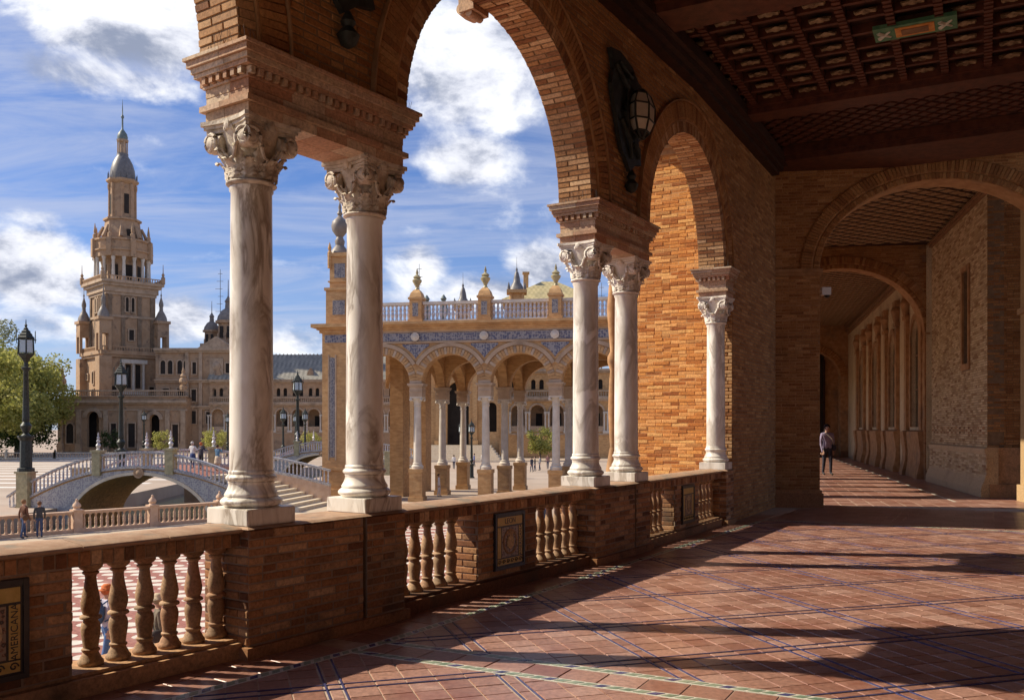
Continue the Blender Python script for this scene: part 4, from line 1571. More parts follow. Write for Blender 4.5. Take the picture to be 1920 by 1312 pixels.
# the window wall beyond the second arch
ww = thing('window_wall', 'corridor wall with four tall arched windows between pilasters', 'wall', FC)
b = MB()
holes = []
xs = [9.0, 13.75, 18.5, 23.25]
for x in xs:
    holes.append([(x - .75, 1.6), (x + .75, 1.6), (x + .75, 4.3)] + arc_pts(x, 4.3, .75, .75, 0, pi, 14)[1:-1] + [(x - .75, 4.3)])
b.panel([[(7.2, 0), (29.4, 0), (29.4, 7.1), (7.2, 7.1)]] + holes, -.4, 0)
link('wall_face', b.mesh('wall_face', 'brick_pale'), ww, FC)
for x in xs:
    b = MB()
    pts = [(x - .75, 1.6)] + [(x - .75, 4.3)] + arc_pts(x, 4.3, .75, .75, pi, 0, 14)[1:-1] + [(x + .75, 4.3), (x + .75, 1.6)]
    po = [(x - .93, 1.6)] + [(x - .93, 4.3)] + arc_pts(x, 4.3, .93, .95, pi, 0, 14)[1:-1] + [(x + .93, 4.3), (x + .93, 1.6)]
    b.prism(pts + po[::-1], -.02, .06)
    wn = link('window', b.mesh('window', 'brick_moulding'), ww, FC)
    link('pane', MB().box(x - .76, x + .76, -.14, -.12, 1.6, 5.07).mesh('pane', 'glass_dark'), wn, FC)
    b = MB()
    b.box(x - .02, x + .02, -.119, -.09, 1.6, 5.0); b.box(x - .75, x + .75, -.119, -.092, 3.9, 3.96); b.box(x - .75, x + .75, -.119, -.092, 2.8, 2.84)
    link('glazing_bar', b.mesh('glazing_bar', 'wood_light'), wn, FC)
dado = [(0, 0), (.34, 0), (.34, .12), (.30, .25), (.22, .5), (.20, .8), (.26, 1.15), (.30, 1.35), (.30, 1.45), (0, 1.5)]
for x in xs:
    for s in (-1, 1):
        xc = x + s * 1.35
        b = MB()
        sweep_x(b, [(y * .75, z) for y, z in dado], xc - .32, xc + .32)
        b.box(xc - .20, xc + .20, .002, .12, 1.5, 5.2)
        b.box(xc - .27, xc + .27, .002, .17, 5.2, 5.34); b.box(xc - .27, xc + .27, .002, .18, 5.9, 6.1)
        b.lathe([(.14, 5.34), (.20, 5.6), (.24, 5.75), (.18, 5.9)], 10, T(xc, .04, 0))
        link('pilaster', b.mesh('pilaster', 'brick_moulding', smooth=35), ww, FC)
    b = MB()
    sweep_x(b, [(y * .45, z) for y, z in dado], x - .95, x + .95)
    link('window_apron', b.mesh('window_apron', 'brick_moulding', smooth=35), ww, FC)
b = MB()
b.box(7.2, 29, .002, .12, 6.6, 6.72); b.box(7.2, 29, .002, .18, 6.722, 6.8); b.box(7.2, 29, .002, .24, 6.98, 7.08)
link('cornice', b.mesh('cornice', 'wood_light'), ww, FC)

# open arcade on the corridor's plaza side
ca = thing('corridor_arcade', 'arcade of the corridor on its plaza side, hidden behind the cross wall', 'wall', FC)
b = MB()
holes = []
for k in range(8):
    for q in (0, 1):
        x0 = -.6 + k * 3.6 + q * 1.72
        x1 = x0 + 1.42
        holes.append([(x0, .87), (x1, .87), (x1, 3.6)] + arc_pts((x0 + x1) / 2, 3.6, .71, .75, 0, pi, 10)[1:-1] + [(x0, 3.6)])
b.panel([[(-1.4, 0), (28.9, 0), (28.9, 7.1), (-1.4, 7.1)]] + holes, 5.6, 5.95)
link('wall_face', b.mesh('wall_face', 'brick'), ca, FC)

# security camera under the corridor arch
sc_ = thing('security_camera', 'small white dome security camera under the corridor ceiling', 'camera', T(6.25, 18.05, 4.2))
b = MB(); b.box(-.10, .08, -.07, .07, 0, .15); b.box(-.22, -.10, -.02, .02, .06, .1)
link('housing', b.mesh('housing', 'white_plastic'), sc_)
b = MB(); b.ball((.02, 0, 0), .06, 12, 8)
link('dome', b.mesh('dome', 'glass_dark', smooth='all'), sc_)

# ------------------------------------------------------------------ the sunlit wall outside the third arch
F3 = FR[3]
FL = F3 @ T(.16, 0, 0) @ TURN                 # local x runs inwards (-y of the pier), face towards -u
lw = thing('sunlit_wall', 'sunlit orange brick wall of the next pavilion behind the right columns', 'wall', F3)
b = MB()
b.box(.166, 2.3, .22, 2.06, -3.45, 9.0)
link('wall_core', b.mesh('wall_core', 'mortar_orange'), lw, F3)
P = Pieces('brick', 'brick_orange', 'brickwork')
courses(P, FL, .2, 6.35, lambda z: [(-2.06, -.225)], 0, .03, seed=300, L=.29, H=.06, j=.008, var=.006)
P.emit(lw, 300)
b = MB()
for z0, z1, e in ((6.36, 6.46, .05), (6.462, 6.52, .1), (6.64, 6.72, .14), (6.722, 6.8, .2)):
    b.box(.16 - e, .2, .225, 2.06 + e, z0, z1)
link('cornice', b.mesh('cornice', 'brick_moulding'), lw, F3)
D2 = Pieces('dentil', 'brick_moulding', 'dentil_course')
for k in range(19):
    D2.any('block', FL @ T(-2.02 + k * .094, -.10, 6.58) @ Matrix.Diagonal((.05, .12, .10, 1)))
D2.emit(lw, 26)
b = MB()
b.lathe([(.05, 1.2), (.06, 1.3), (.09, 1.9), (.07, 2.4), (.05, 2.6), (.1, 2.75), (.1, 2.85), (.05, 2.95), (.08, 3.3), (.11, 3.7), (.08, 4.1), (.06, 4.25),
         (.12, 4.4), (.12, 4.5), (.06, 4.6), (.06, 6.4)], 14, T(.16, 2.10, 0))
b.lathe([(.09, -3.45), (.09, .6), (.13, .7), (.13, .8), (.06, 1.2)], 14, T(.16, 2.10, 0))
link('candelabra_shaft', b.mesh('candelabra_shaft', 'brick_moulding', smooth=40), lw, F3)

# ================================================================== plaza
GZ = -3.45


def sheet(name, outer, z, mat, holes=(), parent=None, kind='structure', th=.3):
    loops = [outer] + list(holes)
    flat = [p for l in loops for p in l]
    tr = tessellate_polygon([[Vector((x, y, 0)) for x, y in l] for l in loops])
    n = len(flat)
    b = MB()
    fs = [tuple(t) for t in tr]
    vs = [(x, y, z) for x, y in flat]
    if th:
        vs += [(x, y, z - th) for x, y in flat]
        o = 0
        for l in loops:
            k = len(l)
            fs += [(o + i, o + (i + 1) % k, n + o + (i + 1) % k, n + o + i) for i in range(k)]
            o += k
    b.add(vs, fs)
    me = b.mesh(name, mat)
    bm = bmesh.new(); bm.from_mesh(me)
    for f in bm.faces:
        if abs(f.normal.z) > .5 and f.normal.z < 0 and f.calc_center_median().z > z - .01:
            f.normal_flip()
    bm.to_mesh(me); bm.free()
    return link(name, me, parent, Matrix(), kind=kind if parent is None else None)


right_bank = [(-64, -8), (-40, 21.6), (-23.35, 41.2), (-16.6, 49.0), (-17.4, 54), (-17.6, 62), (-20, 92), (-13, 130)]
left_bank = [(-24, 130), (-31, 92), (-28.6, 62), (-28.6, 54), (-30, 48), (-34, 41), (-52, 21), (-78, -8)]
canal = right_bank + left_bank
ground = sheet('ground', [(-1500, -60), (1500, -60), (1500, 3000), (-1500, 3000)], GZ, 'plaza_paving', [canal], th=1.4)
sheet('canal_water', [(-90, -20), (5, -20), (5, 140), (-90, 140)], GZ - 1.0, 'water', th=0)
RED_POLY = [(-30, 4), (-4.5, 4), (-2.0, 7.4), (.7, 11.5), (3.0, 15.8), (6, 30), (8, 46), (-10, 46), (-15, 37), (-22, 30), (-36, 15)]


def inside(x, y, poly):
    c = False
    for k in range(len(poly)):
        (x0, y0), (x1, y1) = poly[k - 1], poly[k]
        if (y0 > y) != (y1 > y) and x < (x1 - x0) * (y - y0) / (y1 - y0) + x0:
            c = not c
    return c


red = sheet('red_pavement', RED_POLY, GZ + .004, 'red_paving', th=0)
P = Pieces('pale_inlay', 'pale_inlay', 'inlay_field')
ov = [(.5 * cos(2 * pi * k / 12) * (1 - .12 * cos(4 * pi * k / 12)), .5 * sin(2 * pi * k / 12)) for k in range(12)]
TEMPL['oval'] = MB().prism(ov, 0, 1)
for a in range(-36, 12):
    for q in range(8, 68):
        x, y = a * .98 + (.49 if q % 2 else 0), q * .66 + 2
        if inside(x, y, RED_POLY) and y > 13:
            P.any('oval', T(x, y, GZ + .008) @ Matrix.Rotation(R(-90), 4, 'X') @ Matrix.Diagonal((.70, .003, .52, 1)))
P.emit(red, 220)
walk = sheet('canal_walk', [(-62, -8), (-39.3, 21), (-22.7, 40.6), (-15.9, 48.4), (-13, 56), (-10, 62), (4, 62), (-9.4, 46.2), (-15, 36.6), (-22, 29.6), (-36, 14.6), (-50, -8)], GZ + .008, 'walk_paving', th=0)
strp = MB()
for k in range(16):
    y0 = 78 + k * 6
    strp.add([(-95, y0, GZ + .006), (-33, y0 - 2, GZ + .006), (-33, y0 - .6, GZ + .006), (-95, y0 + 1.4, GZ + .006)], [(0, 1, 2, 3)])
link('pavement_stripes', strp.mesh('pavement_stripes', 'stripe_paving'), ground, Matrix(), kind='stuff')

# ------------------------------------------------------------------ canal balustrade
cbm = lambda: baluster_mesh(.72, 'baluster', 'pink_stone', 1.15, 10)


def canal_rail(a, b_, n, lab, grp='canal balustrades', post_end=True, scale=1.0, mat='pink_stone'):
    d = b_ - a
    F = frame(a.x, a.y, GZ, math.degrees(math.atan2(d.x, d.y)))
    L_ = d.length
    o = thing('canal_balustrade', lab, 'balustrade', F, grp)
    m_ = MB(); m_.box(.2, L_ - .2, -.17, .17, 0, .16)
    link('plinth', m_.mesh('plinth', mat), o, F)
    m_ = MB(); m_.box(.2, L_ - .2, -.15, .15, .882, .95); m_.box(.2, L_ - .2, -.19, .19, .952, 1.02)
    link('handrail', m_.mesh('handrail', mat), o, F)
    for k in range(n):
        link('baluster', cached(('cb', mat), cbm), o, F @ T(.2 + (k + .5) * (L_ - .4) / n, 0, .161))

    def post():
        q = MB()
        q.box(-.2, .2, -.2, .2, 0, 1.03); q.box(-.25, .25, -.25, .25, 1.032, 1.1); q.box(-.23, .23, -.23, .23, 0.0, .2)
        q.lathe([(.2, 1.1), (.14, 1.16), (.2, 1.26), (.17, 1.36), (.09, 1.44), (.05, 1.52), (.07, 1.56), (.01, 1.62)], 12)
        return q.mesh('post', mat, smooth=35)
    link('post', cached(('post', mat), post), o, F)
    if post_end:
        link('post', cached(('post', mat), post), o, F @ T(L_, 0, 0))
    return o


ca_, cb_ = Vector((-26.1, 38.2)), Vector((-15.9, 49.3))
dv = (cb_ - ca_)
N_ = 4
names = ['pink stone canal balustrade bay cut by the left frame edge', 'pink stone canal balustrade bay right of the two strollers',
         'pink stone canal balustrade bay under the bridge arch', 'short pink stone canal balustrade bay touching the near column']
for k in range(-3, N_):
    lab = names[k] if k >= 0 else 'pink stone canal balustrade bay past the left frame edge, %s from it' % {-1: 'first', -2: 'second', -3: 'third'}[k]
    canal_rail(ca_ + dv * (k / N_), ca_ + dv * ((k + 1) / N_), 12, lab, post_end=(k == N_ - 1))

# ------------------------------------------------------------------ bridges


def rail_curve(b, fn, a0, a1, y0, y1, z0, z1, n=30, mi=0):
    vs, fs = [], []
    for k in range(n + 1):
        a = a0 + (a1 - a0) * k / n
        z = fn(a)
        vs += [(a, y0, z + z0), (a, y1, z + z0), (a, y1, z + z1), (a, y0, z + z1)]
    for k in range(n):
        o = 4 * k
        fs += [(o + q, o + (q + 1) % 4, o + 4 + (q + 1) % 4, o + 4 + q) for q in range(4)]
    fs += [(0, 1, 2, 3), tuple(4 * n + q for q in (3, 2, 1, 0))]
    return b.add(vs, fs, None, mi)


def ceramic_finial():
    q = MB()
    q.lathe([(.13, 0), (.16, .05), (.08, .12), (.14, .3), (.17, .38), (.1, .5), (.06, .58), (.13, .68), (.13, .74), (.05, .82), (.08, .92), (.09, 1.0), (.04, 1.1), (.06, 1.2), (.01, 1.4)], 12, Matrix.Diagonal((.9, .9, .8, 1)))
    return q.mesh('finial', 'ceramic', smooth=45)


def bridge(F, label, HL, kk, zap, wid, detail):
    o = thing('canal_bridge', label, 'bridge', F, 'tiled canal bridges')
    dk = lambda a: zap - kk * a * a
    dkf = lambda a: zap + .02 - (.0125 if a > 0 else kk) * a * a
    HR = HL + 1.1
    m_ = MB()
    hw = HL * .52
    top = [(-HL + 2 * HL * k / 40, dk(-HL + 2 * HL * k / 40)) for k in range(41)]
    arch = arc_pts(0, -4.6, hw, dk(0) - .42 + 4.6, pi, 0, 30)
    poly = [(-HL, -4.7), (-hw, -4.7)] + arch[1:-1] + [(hw, -4.7), (HL, -4.7)] + top[::-1]
    m_.panel([poly], 0, wid)
    link('vault', m_.mesh('vault', 'far_brick'), o, F)
    m_ = MB()
    # tiled spandrel face and its rim
    at = arc_pts(0, -4.6, hw + .22, dk(0) - .42 + 4.6 + .2, pi, 0, 30)
    poly = [(-HL, -4.6), (-hw - .22, -4.6)] + at[1:-1] + [(hw + .22, -4.6), (HL, -4.6)] + [(x, z - .12) for x, z in top[::-1]]
    link('tiled_spandrel', MB().panel([poly], -.03, -.001).mesh('tiled_spandrel', 'azulejo_rail'), o, F)
    link('arch_rim', MB().prism(arch + arc_pts(0, -4.6, hw + .2, dk(0) - .42 + 4.6 + .19, 0, pi, 30), -.1, -.002).mesh('arch_rim', 'step_stone'), o, F)
    q = MB()
    q.lathe([(.34, 0), (.34, .06), (.24, .06), (.24, .03), (.1, .09), (.01, .1)], 16, T(0, -.1, dk(0) - .28) @ RX, caps=False)
    link('medallion', q.mesh('medallion', 'far_stone', smooth=40), o, F)
    sa = HL * .56
    for nm, y0, y1 in (('near', -.12, .22), ('far', wid - .22, wid + .12)):
        q = MB()
        cv = dk if nm == 'near' else dkf
        HE = HL if nm == 'near' else HR
        rail_curve(q, cv, -HL, HE, y0, y1, -.02, .14)
        rail_curve(q, cv, -HL, HE, y0 + .03, y1 - .03, .93, 1.06)
        link('parapet_rail', q.mesh('parapet_rail', 'azulejo_rail'), o, F)
        nb = int((HL + HE) / .27)
        bm_ = lambda: baluster_mesh(.79, 'baluster', 'ceramic', 1.0, 8)
        if detail:
            for k in range(nb):
                a = -HL + (k + .5) * (HL + HE) / nb
                link('baluster', cached('brbal', bm_), o, F @ T(a, (y0 + y1) / 2, cv(a) + .14))
        else:
            P = Pieces('baluster', 'ceramic', 'baluster_row')
            TEMPL['lowbal'] = MB().lathe([(.07, 0), (.05, .1), (.08, .3), (.04, .45), (.08, .6), (.04, .79)], 6)
            for k in range(nb):
                a = -HL + (k + .5) * (HL + HE) / nb
                P.any('lowbal', F @ T(a, (y0 + y1) / 2, cv(a) + .14))
            P.emit(o, 0)
        for a in (-HL * .86, -HL * .31, HL * .225, HL * .80):
            big = abs(a) > HL * .7
            if a > HL * .7 and nm == 'far':
                continue
            w_ = .40 if big else .27
            q = MB()
            q.box(a - w_, a + w_, (y0 + y1) / 2 - w_, (y0 + y1) / 2 + w_, dk(a) - .2 - (1.2 if big else 0), dk(a) + 1.25 + (.5 if big else 0))
            zt = dk(a) + 1.25 + (.5 if big else 0)
            q.box(a - w_ - .08, a + w_ + .08, (y0 + y1) / 2 - w_ - .08, (y0 + y1) / 2 + w_ + .08, zt + .002, zt + .12)
            pl = link('pillar', q.mesh('pillar', 'ceramic_gold'), o, F)
            if not big:
                link('finial', cached('cfin', ceramic_finial), pl, F @ T(a, (y0 + y1) / 2, zt + .12))
    wl = MB()
    top_f = [(HR * k / 20, dkf(HR * k / 20) - .02) for k in range(21)]
    wl.prism([(0, GZ), (HR, GZ)] + top_f[::-1], wid - .2, wid + .08)
    link('far_stringer', wl.mesh('far_stringer', 'pink_stone'), o, F)
    # deck and the flight of steps at the right-hand end
    q = MB()
    rail_curve(q, dk, -HL, 4.2, .23, wid - .23, -.1, .004)
    link('deck', q.mesh('deck', 'red_paving'), o, F)
    ns = 10
    sa = 4.7
    z_top = -1.30
    for k in range(ns):
        st = (HR - sa) / ns
        a0 = sa + (k + 1) * st
        rise_ = (z_top - GZ) / ns
        z_ = z_top - rise_ * k
        q = MB()
        q.box(sa - .3, a0, .24, wid - .24, z_ - rise_ + .002, z_ - .05)
        q.box(a0 - st - .05, a0 + .03, .24, wid - .24, z_ - .048, z_)
        link('step', q.mesh('step', 'step_stone'), o, F)
    return dk


FB = frame(-23.0, 56.0, 0, 100)
dk1 = bridge(FB, 'blue and white tiled canal bridge with a low arch, nearer of the two', 9.2, .034, -.90, 5.4, True)
FB2 = frame(-20.5, 98.0, 0, 97)
dk2 = bridge(FB2, 'blue railed canal bridge farther off, seen between the two nearest columns', 9.2, .034, -.90, 5.4, False)


# ------------------------------------------------------------------ lamp posts
def lamp_meshes():
    H_ = 1.0
    d = {}
    q = MB()
    q.lathe([(.05, 0), (.05, .02), (.036, .025), (.034, .20), (.044, .215), (.05, .225), (.05, .235)], 8, ph=pi / 8)
    d['pedestal'] = q.mesh('pedestal', 'iron')
    q = MB()
    q.lathe([(.03, .235), (.014, .25), (.03, .285), (.034, .30), (.018, .325), (.022, .335), (.020, .36), (.0145, .66), (.018, .665), (.026, .675), (.026, .685), (.012, .69),
             (.012, .715)], 12)
    d['shaft'] = q.mesh('shaft', 'iron', smooth=40)
    q = MB()
    n = 6
    q.lathe([(.012, .715), (.03, .745), (.048, .765), (.052, .775)], 6)
    for k in range(6):
        a = 2 * pi * k / 6
        q.tube([(.050 * cos(a), .050 * sin(a), .77), (.046 * cos(a), .046 * sin(a), .87)], .0042, 5)
        q.tube([(.060 * cos(a), .060 * sin(a), .845), (.060 * cos(a), .060 * sin(a), .925)], .0018, 4)
        q.tube([(.046 * cos(a), .046 * sin(a), .868), (.066 * cos(a), .066 * sin(a), .866)], .0022, 4)
    q.lathe([(.05, .868), (.055, .874), (.05, .88)], 6)
    d['lantern_frame'] = q.mesh('lantern_frame', 'iron')
    q = MB()
    q.lathe([(.054, .88), (.040, .895), (.042, .90), (.028, .915), (.03, .92), (.014, .935), (.016, .94), (.006, .95), (.010, .962), (.004, .97), (.002, 1.0)], 6)
    d['lantern_roof'] = q.mesh('lantern_roof', 'iron')
    q = MB()
    r0, r1 = .046, .043
    a0, a1 = -pi / 6 + .1, pi / 6 - .1
    ps = [(r0 * cos(a0), r0 * sin(a0), .782), (r0 * cos(a1), r0 * sin(a1), .782), (r1 * cos(a1), r1 * sin(a1), .862), (r1 * cos(a0), r1 * sin(a0), .862)]
    q.add(ps + [(x * .97, y * .97, z) for x, y, z in ps], [(0, 1, 2, 3), (7, 6, 5, 4), (0, 4, 5, 1), (1, 5, 6, 2), (2, 6, 7, 3), (3, 7, 4, 0)])
    d['pane'] = q.mesh('pane', 'lamp_glass')
    return d


def lamp(x, y, z, h, lab):
    d = cached('lamp', lamp_meshes)
    M = T(x, y, z) @ Matrix.Diagonal((h * 1.05, h * 1.05, h, 1))
    o = thing('street_lamp', lab, 'lamp', T(x, y, z), 'iron lantern lamp posts')
    for k in ('pedestal', 'shaft', 'lantern_frame', 'lantern_roof'):
        link(k, d[k], o, M)
    for k in range(6):
        link('pane', d['pane'], o, M @ Matrix.Rotation(2 * pi * (k + .5) / 6, 4, 'Z'))


p = FB @ Vector((-9.2 * .86, .05, 0))
lamp(p.x, p.y, dk1(9.2 * .86) + 1.87, 9.6, 'tall black iron lamp post on the bridge pillar at the left edge')
lamp((227 - CX) / FPX * 70, 70, GZ + 1.2, 9.2, 'black iron lamp post in front of the tall tower')
lamp((558 - CX) / FPX * 99, 99, GZ + 1.3, 10.1, 'black iron lamp post between the two nearest columns, tallest there')
for px, dd, h_, lb in ((531, 128, 8.2, 'small far lamp post left of the tall one between the columns'), (572, 134, 8.2, 'small far lamp post right of the tall one between the columns'),
                       (572 - 18, 150, 8.0, 'faint far lamp post behind the tall one between the columns'), (33, 170, 9, 'slim far lamp post under the trees at left'),
                       (270, 165, 8.5, 'slim far lamp post in front of the arched base building'), (427, 160, 8.0, 'slim far lamp post just left of the nearest column')):
    lamp((px - CX) / FPX * dd, dd, GZ, h_, lb)
p = P_ = Vector(((866 - CX) / FPX * 90, 90))
lamp(p.x, p.y, GZ, 6.0, 'dark lamp post seen through the arcaded pavilion, left one')
lamp(p.x + .9, p.y + 1.5, GZ, 6.0, 'dark lamp post seen through the arcaded pavilion, right one')

# ================================================================== arcaded pavilion across the plaza
FP = frame(-6.46, 62.0, GZ, 101)
BW, NB = 4.78, 4
pv = thing('arcaded_pavilion', 'arcaded brick pavilion with blue tile frieze and roof balustrade, across the plaza', 'building', FP)
SP_, RA = 8.05, 1.95


def row_wall(y, thick, name, z1=11.1):
    u0, u1 = -4.36, NB * BW + .5
    poly = [(u0, z1), (u0, SP_)]
    for k in range(-1, NB):
        c = k * BW + BW / 2
        a = max(u0, c - RA)
        pts = [q for q in arc_pts(c, SP_, RA, RA, pi, 0, 22)]
        if k == -1:
            poly += [(c - RA, SP_)] if c - RA > u0 else []
            poly += pts[1:]
        else:
            poly += pts
    poly += [(u1, SP_), (u1, z1)]
    m_ = MB()
    m_.panel([poly], y - thick / 2, y + thick / 2)
    return link(name, m_.mesh(name, 'pav_brick'), pv, FP)


row_wall(0, .8, 'front_arcade')
row_wall(6.4, .7, 'middle_arcade')
row_wall(12.8, .8, 'rear_arcade')
# cross arches between the rows
for k in range(0, NB + 1):
    for r_ in range(2):
        y0 = r_ * 6.4
        m_ = MB()
        poly = [(y0 + .42, 11.1), (y0 + .42, SP_)] + arc_pts(y0 + 3.2, SP_, 2.72, 1.95, pi, 0, 18) + [(y0 + 5.98, SP_), (y0 + 5.98, 11.1)]
        m_.panel([poly], -.3, .3, Matrix.Rotation(R(90), 4, 'Z') @ Matrix.Identity(4))
        link('cross_arch', m_.mesh('cross_arch', 'pav_brick'), pv, FP @ T(k * BW, 0, 0))
link('vault', MB().box(-3.7, NB * BW + .4, -.2, 13.2, 11.1, 11.4).mesh('vault', 'pav_brick'), pv, FP)


def pav_col():
    d = {}
    q = MB(); q.box(-.52, .52, -.52, .52, 0, .35); q.box(-.45, .45, -.45, .45, .352, 2.0); q.box(-.5, .5, -.5, .5, 2.002, 2.25); q.box(-.3, .3, -.46, -.45, .7, 1.7)
    d['pedestal'] = q.mesh('pedestal', 'pav_brick')
    q = MB()
    q.lathe([(.40, 2.25), (.40, 2.36), (.42, 2.42), (.36, 2.5), (.30, 2.56), (.33, 2.62), (.27, 2.68), (.27, 2.72), (.262, 4.5), (.235, 6.5), (.27, 6.54), (.27, 6.6)], 16)
    d['shaft'] = q.mesh('shaft', 'far_column', smooth=40)
    q = MB()
    q.lathe([(.25, 6.6), (.26, 6.8), (.36, 7.0), (.42, 7.06)], 12); q.box(-.43, .43, -.43, .43, 7.06, 7.16)
    for a in (-1, 1):
        for c_ in (-1, 1):
            q.ball((a * .36, c_ * .36, 6.95), .12, 8, 6)
    d['capital'] = q.mesh('capital', 'far_column', smooth=40)
    q = MB(); q.box(-.44, .44, -.44, .44, 7.162, 7.85); q.box(-.52, .52, -.52, .52, 7.852, 7.93); q.box(-.47, .47, -.47, .47, 7.5, 7.55); q.box(-.57, .57, -.57, .57, 7.932, 8.05)
    d['impost'] = q.mesh('impost', 'far_trim')
    return d


for r_ in range(3):
    for k in range(NB + 1):
        M = FP @ T(k * BW, r_ * 6.4, 0)
        d = cached('pavcol', pav_col)
        c = link('column', d['shaft'], pv, M)
        for q in ('pedestal', 'capital', 'impost'):
            link(q, d[q], c, M)
# voussoir rings, spandrel tiles, frieze, cornice
VP = Pieces('voussoir', 'far_trim', 'voussoir_ring')
VQ = Pieces('voussoir', 'pav_brick', 'voussoir_ring')
for k in range(-1, NB):
    c = k * BW + BW / 2
    for j_ in range(34):
        a0 = pi - pi * j_ / 34
        ring(VP if j_ % 3 == 0 else VQ, FP, c, SP_, RA + .02, RA + .50, -.46, .1, a0, a0 - pi / 34, 1, j_)
    m_ = MB()
    al = math.acos(2.385 / (RA + .79))
    m_.prism(arc_pts(c, SP_, RA + .54, RA + .54, pi - al, al, 30) + arc_pts(c, SP_, RA + .79, RA + .79, al, pi - al, 30), -.50, -.401)
    link('arch_label', m_.mesh('arch_label', 'far_trim'), pv, FP)
VP.emit(pv, 40)
VQ.emit(pv, 80)
for k in range(0, NB + 1):
    u = k * BW
    A = [(u + BW / 2 + (RA + .98) * cos(a), SP_ + (RA + .98) * sin(a)) for a in [pi - .62 - .42 * q / 8 for q in range(9)]]
    L2 = [(u - (x - u), z) for x, z in A]
    A = [p_ for p_ in A if p_[1] < 10.72]
    L2 = [p_ for p_ in L2 if p_[1] < 10.72]
    A.append((A[-1][0] + .05, 10.72)); L2.append((L2[-1][0] - .05, 10.72))
    A = [(max(x, u + .01), z) for x, z in A]
    L2 = [(min(x, u - .01), z) for x, z in L2]
    link('spandrel_tile', MB().prism(A + L2[::-1], -.43, -.402).mesh('spandrel_tile', 'azulejo'), pv, FP)
u0, u1 = -4.36, NB * BW + .5
m_ = MB(); m_.box(u0, u1, -.5, .4, 10.78, 10.9); m_.box(u0, u1, -.5, .4, 11.5, 11.6); m_.box(u0, u1, -.42, .4, 10.902, 11.498)
link('architrave', m_.mesh('architrave', 'far_trim'), pv, FP)
link('tile_frieze', MB().box(u0, u1, -.47, -.422, 10.93, 11.47).mesh('tile_frieze', 'azulejo'), pv, FP)
m_ = MB()
for z0, z1, e in ((11.602, 11.75, .1), (11.752, 11.9, .2), (11.902, 12.02, .38), (12.022, 12.2, .55)):
    m_.box(u0, u1, -.45 - e, .4, z0, z1)
link('cornice', m_.mesh('cornice', 'far_orange'), pv, FP)
for k in range(0, NB):
    q = MB(); q.ball((0, 0, 0), .26, 10, 8, (1, .7, 1)); q.lathe([(.3, 0), (.3, .08), (.2, .1)], 10, RX)
    link('boss', q.mesh('boss', 'far_column', smooth=40), pv, FP @ T(k * BW, -.55, 11.2))


def pav_post():
    q = MB()
    q.box(-.42, .42, -.42, .42, 12.2, 13.75); q.box(-.5, .5, -.5, .5, 13.752, 13.9); q.box(-.5, .5, -.5, .5, 12.2, 12.4)
    q.lathe([(.62, 13.9), (.5, 14.2), (.3, 14.4), (.2, 14.45)], 4, ph=pi / 4)
    return q.mesh('roof_post', 'far_orange')


def pav_fin():
    q = MB()
    q.lathe([(.18, 14.45), (.1, 14.6), (.16, 14.75), (.32, 15.0), (.34, 15.1), (.2, 15.2), (.28, 15.3), (.16, 15.42), (.06, 15.5), (.1, 15.6), (.02, 15.9)], 12)
    return q.mesh('finial', 'ceramic_gold', smooth=40)


BALP = Pieces('baluster', 'ceramic', 'baluster_row')
TEMPL['pbal'] = MB().lathe([(.11, 0), (.11, .06), (.07, .12), (.13, .4), (.07, .6), (.12, .66), (.06, .9), (.1, .98), (.1, 1.02)], 8)
for k in range(-1, NB + 1):
    if k >= 0:
        p_ = link('roof_post', cached('ppost', pav_post), pv, FP @ T(k * BW, -.1, 0))
        link('finial', cached('pfin', pav_fin), p_, FP @ T(k * BW, -.1, 0))
        link('post_tile', MB().box(-.2, .2, -.44, -.422, 12.6, 13.5).mesh('post_tile', 'azulejo_fine'), p_, FP @ T(k * BW, -.1, 0))
    if k < NB:
        x0, x1 = k * BW + .45, (k + 1) * BW - .45
        if k == -1:
            x0 = -4.2
        m_ = MB(); m_.box(x0, x1, -.3, .1, 12.2, 12.36); m_.box(x0, x1, -.3, .1, 13.4, 13.6)
        link('rail', m_.mesh('rail', 'far_column'), pv, FP)
        nb = int((x1 - x0) / .27)
        for q in range(nb):
            BALP.any('pbal', FP @ T(x0 + (q + .5) * (x1 - x0) / nb, -.1, 12.37))
BALP.emit(pv, 60)
# end pier
m_ = MB(); m_.box(-6.8, -4.38, -.3, 2.9, 0, 11.6); m_.box(-6.95, -4.3, -.45, 3.0, 0, .8); m_.box(-6.9, -4.33, -.4, 3.0, 2.1, 2.3)
for z0, z1, e in ((11.602, 11.8, .15), (11.802, 11.95, .3), (11.952, 12.2, .6)):
    m_.box(-6.8 - e, -4.38 + .02, -.3 - e, 2.9 + e, z0, z1)
ep = link('end_pier', m_.mesh('end_pier', 'far_orange'), pv, FP)
link('tile_strip', MB().box(-6.25, -5.85, -.33, -.302, 3.0, 9.9).mesh('tile_strip', 'azulejo_fine'), ep, FP)
m_ = MB()
for x in (-6.36, -5.84):
    m_.box(x, x + .1, -.36, -.302, 2.8, 10.1)
link('strip_frame', m_.mesh('strip_frame', 'far_trim'), ep, FP)
link('tile_band', MB().box(-6.6, -4.5, -.33, -.302, 10.93, 11.47).mesh('tile_band', 'azulejo'), ep, FP)
m_ = MB(); m_.box(-6.65, -4.75, 0, 1.9, 12.2, 14.6); m_.box(-6.75, -4.65, -.1, 2.0, 14.602, 14.8); m_.box(-6.45, -4.95, .2, 1.7, 14.802, 17.2); m_.box(-6.55, -4.85, .1, 1.8, 15.2, 15.3)
m_.box(-6.57, -4.83, .08, 1.82, 17.0, 17.25)
